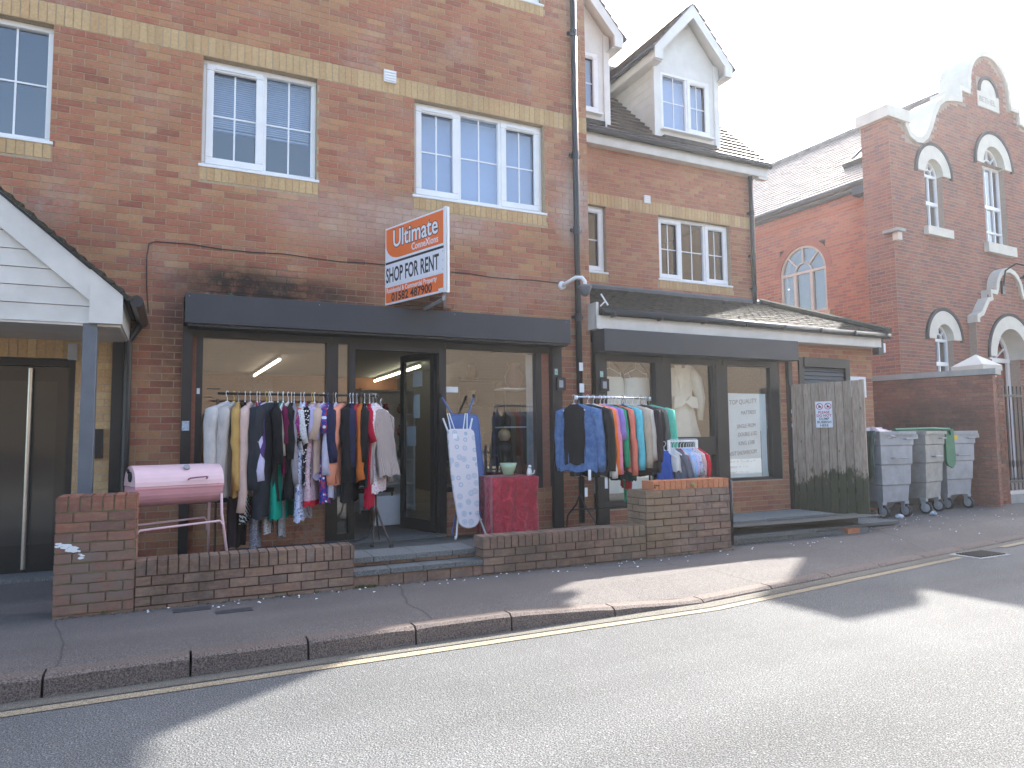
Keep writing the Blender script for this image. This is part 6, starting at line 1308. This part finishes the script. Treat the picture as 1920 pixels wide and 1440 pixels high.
for s_ in (-1, 1):
    part(MB().tube([FJ.P(s_*.08+.02, 1.36, -.02), FJ.P(s_*.22, 1.64, -.02)], .012, 8), 'leg', M['denimblue'], ib2); part(MB().lathe(FJ.P(s_*.22, 1.64, -.02), [(.016, -.02), (.02, 0), (.016, .03)], 8), 'foot_cap', M['rubber'], ib2)
part(MB().tube([FJ.P(-.06, .5, -.02), FJ.P(-.24, -.02, .0)], .011, 8), 'leg', M['denimblue'], ib2); part(MB().tube([FJ.P(.10, .5, -.02), FJ.P(.30, -.02, .0)], .012, 8), 'leg', M['denimblue'], ib2)
# crushed velvet drape over a low chest
t = NT('crushed_crimson_velvet', .55, 0, .35); p = t.pos(True); n1 = t.noise(p, 7, 5, .65, 2.5)
t.b.inputs['Sheen Weight'].default_value = .5; M['velvet'] = t.col(t.ramp(n1, [(.3, (.22, .004, .015)), (.55, (.46, .010, .035)), (.75, (.70, .06, .10))])); t.bump(n1, .8, .03)
rd_ = root('draped_chest', 'low chest draped in crimson crushed velvet below the display window', 'table', (3.6, -.45, .15)); mb = MB(); rows = []
N = 64
def rect_pt(s_, x0, x1, y0, y1):
    P4 = 2*((x1-x0)+(y1-y0)); d = s_*P4; a, b = x1-x0, y1-y0
    if d < a: return (x0+d, y0)
    d -= a
    if d < b: return (x1, y0+d)
    d -= b
    if d < a: return (x1-d, y1)
    return (x0, y1-(d-a))
for j, z in enumerate((.835, .825, .78, .6, .4, .2, .155)):
    row = []
    for k in range(N+1):
        x, y = rect_pt((k % N)/N, 3.30, 3.88, -.72, -.22); g_ = .0 if j == 0 else .012+.014*(j/6)*math.sin(k*1.3)+cloth_noise((x, y, z), .02, 4); cx_, cy_ = 3.59, -.47
        d_ = Vector((x-cx_, y-cy_, 0)).normalized(); row.append((x+d_.x*g_, y+d_.y*g_, z))
    rows.append(row)
mb.grid(rows); mb.f.append(tuple(range(N)))
part(mb, 'velvet_drape', M['velvet'], rd_, smooth=True)
vase((3.60, -.50, .836), .10, .15, plain('pale_green_glaze', (.42, .55, .36), .3, .08), 'pale green ribbed bowl standing on the crimson velvet', 'planter_bowl', 'bowl', [(.45, 0), (.6, .1), (.85, .6), (1.05, 1), (.98, .97), (.7, .5)])
fg = root('cat_ornament', 'small white cat ornament on the right corner of the crimson velvet', 'ornament', (3.84, -.62, .836))
part(MB().lathe((3.82, -.62, .836), [(.028, 0), (.034, .03), (.026, .07), (.018, .09)], 10), 'body', M['white'], fg, smooth=True); part(MB().lathe((3.82, -.63, .92), [(.008, 0), (.022, .012), (.022, .03), (.008, .042)], 10), 'head', M['white'], fg, smooth=True); part(MB().tube([(3.85, -.61, .85), (3.89, -.60, .86), (3.90, -.60, .90)], .008, 6), 'tail', M['white'], fg, smooth=True)
ds = root('doll_bust', 'dark dressed doll with a blond head standing inside the right display window', 'doll', (3.95, .35, .7))
part(MB().lathe((3.95, .35, .70), [(.17, 0), (.15, .1), (.08, .25), (.10, .40), (.11, .46), (.04, .52), (.035, .56)], 16), 'gown', M['darkmetal'], ds, smooth=True)
part(MB().lathe((3.95, .35, 1.24), [(.02, -.01), (.06, .03), (.075, .08), (.06, .13), (.02, .155)], 14), 'head', plain('doll_skin', (.55, .36, .24), .5), ds, smooth=True)
part(MB().lathe((3.955, .365, 1.27), [(.055, -.02), (.085, .04), (.078, .10), (.03, .14)], 14), 'hair', plain('blond_hair', (.5, .36, .16), .6, .2), ds, smooth=True)
solo(MB().b(3.0, 4.24, .12, .62, .60, .70), 'display_shelf', M['wood'], 'wooden display ledge inside the right shop window', 'shelf')
for i, (x_, z_, h_) in enumerate(((3.2, .7, .3), (3.45, .7, .22), (4.15, .7, .34))): vase((x_, .4, z_), .07, h_, objm[(i+1) % 4], '%s vase on the display ledge, %s' % (names[(i+1) % 4], ['left', 'middle', 'right'][i]))
vase((4.12, .40, 1.95), .13, .34, plain('dark_red_urn', (.14, .05, .05), .35, .2), 'large dark red urn on the top glass shelf of the display window', 'urn', 'urn')
solo(MB().b(3.9, 4.24, .25, .55, 1.93, 1.948), 'glass_shelf', M['plast'], 'thin pale shelf under the dark red urn', 'shelf'); solo(MB().b(3.9, 4.24, .25, .55, 1.42, 1.436), 'glass_shelf', M['plast'], 'thin pale shelf below the urn shelf in the display window', 'shelf')

# ================================================================ across the street (seen only as reflections)
ob = root('opposite_building', 'tan brick building across the street, seen reflected in the shop glass', 'building', (4, -24, 0))
t = NT('tan_brick_far', .9, 0, .2); p = t.pos(); bt = t.n('TexBrick'); mp = t.n('Mapping'); t.l(p, mp.inputs[0]); mp.inputs['Rotation'].default_value = (R(90), 0, 0); t.l(mp.outputs[0], bt.inputs['Vector']); bt.inputs['Scale'].default_value = 1; bt.inputs['Brick Width'].default_value = .45; bt.inputs['Row Height'].default_value = .15; bt.inputs['Mortar Size'].default_value = .02
bt.inputs['Color1'].default_value = (.185, .145, .105, 1); bt.inputs['Color2'].default_value = (.14, .105, .08, 1); bt.inputs['Mortar'].default_value = (.2, .17, .13, 1); M['tanfar'] = t.col(bt.outputs['Color'])
OH = []
FO = Frame((0, -23, 0), (1, 0, 0), (0, 0, 1), (0, 1, 0)); part(wallmesh(FO, -20, 42, -.2, 7.5, OH), 'wall', M['tanfar'], ob)
for h in OH: part(MB().box(FO, h[0], h[1], h[2], h[3], -.15, -.1), 'window', M['roomd'], ob)
part(MB().prism(FXL(0), [(-31, 7.5), (-27, 10.2), (-22.6, 7.5)], -42, 20), 'roof', M['tileB'], ob)
solo(MB().b(-40, 60, -22.9, -11.4, -.14, -.10), 'yard', plain('yard_concrete', (.35, .34, .31), .9, .1, 1), kind='structure')
part(MB().b(20, 40, -27, -22.9, -.2, 15), 'tall_wing', M['tanfar'], ob)
pf = root('palisade_fence', 'dark steel palisade fence across the street, reflected in the shop windows', 'fence', (5, -12.2, 0))
part(MB().b(-6, 18, -12.22, -12.17, .25, .31).b(-6, 18, -12.22, -12.17, .80, .86), 'rail', M['black'], pf)
pale = MB().prism(UNIT, [(-.045, -.1), (.045, -.1), (.045, 1.02), (0, 1.10), (-.045, 1.02)], 0, .02).mesh('pale', M['black'])
for i in range(126):
    o = bpy.data.objects.new('pale', pale); COL.objects.link(o); o.parent = pf; o.matrix_parent_inverse = Matrix.Translation(-pf.location); o.location = (-6+i*.19, -12.15, 0)

# weeds at the foot of the walls
wm = MB(); random.seed(21)
for _ in range(34):
    x = random.choice([random.uniform(-.7, 5.6), random.uniform(1.4, 1.6), random.uniform(5.8, 9.1)]); y = -1.965 if x < 5.7 else -1.74+(x-5.7)*.07; y -= random.uniform(0, .015); s_ = random.uniform(.5, 1.2)
    for k in range(9):
        a = random.uniform(0, 6.28); l = random.uniform(.015, .045)*s_; b_ = Vector((x+random.uniform(-.02, .02), y, 0)); d_ = Vector((math.cos(a)*.7, -abs(math.sin(a))*.6, random.uniform(.5, 1.2))).normalized(); q = Vector((-math.sin(a), 0, .1))*.0035
        wm.add([b_-q, b_+q, b_+d_*l*.6+q, b_+d_*l, b_+d_*l*.6-q], [(0, 1, 2, 3, 4)])
solo(wm, 'small_weeds', plain('weed_green', (.07, .11, .035), .8, .4, 30), kind='stuff')
# ================================================================ scattering air added to imitate veiling lens glare
hz = MB().b(-45, 70, -40, 45, -1.2, 16.5)
t = bpy.data.materials.new('lens_glare_volume'); t.use_nodes = True; t.node_tree.nodes.clear()
o_ = t.node_tree.nodes.new('ShaderNodeOutputMaterial'); pv = t.node_tree.nodes.new('ShaderNodeVolumePrincipled')
pv.inputs['Color'].default_value = (.92, .95, 1, 1); pv.inputs['Density'].default_value = .0014; pv.inputs['Anisotropy'].default_value = .5
t.node_tree.links.new(pv.outputs[0], o_.inputs['Volume'])
solo(hz, 'glare_volume', t, kind='stuff')
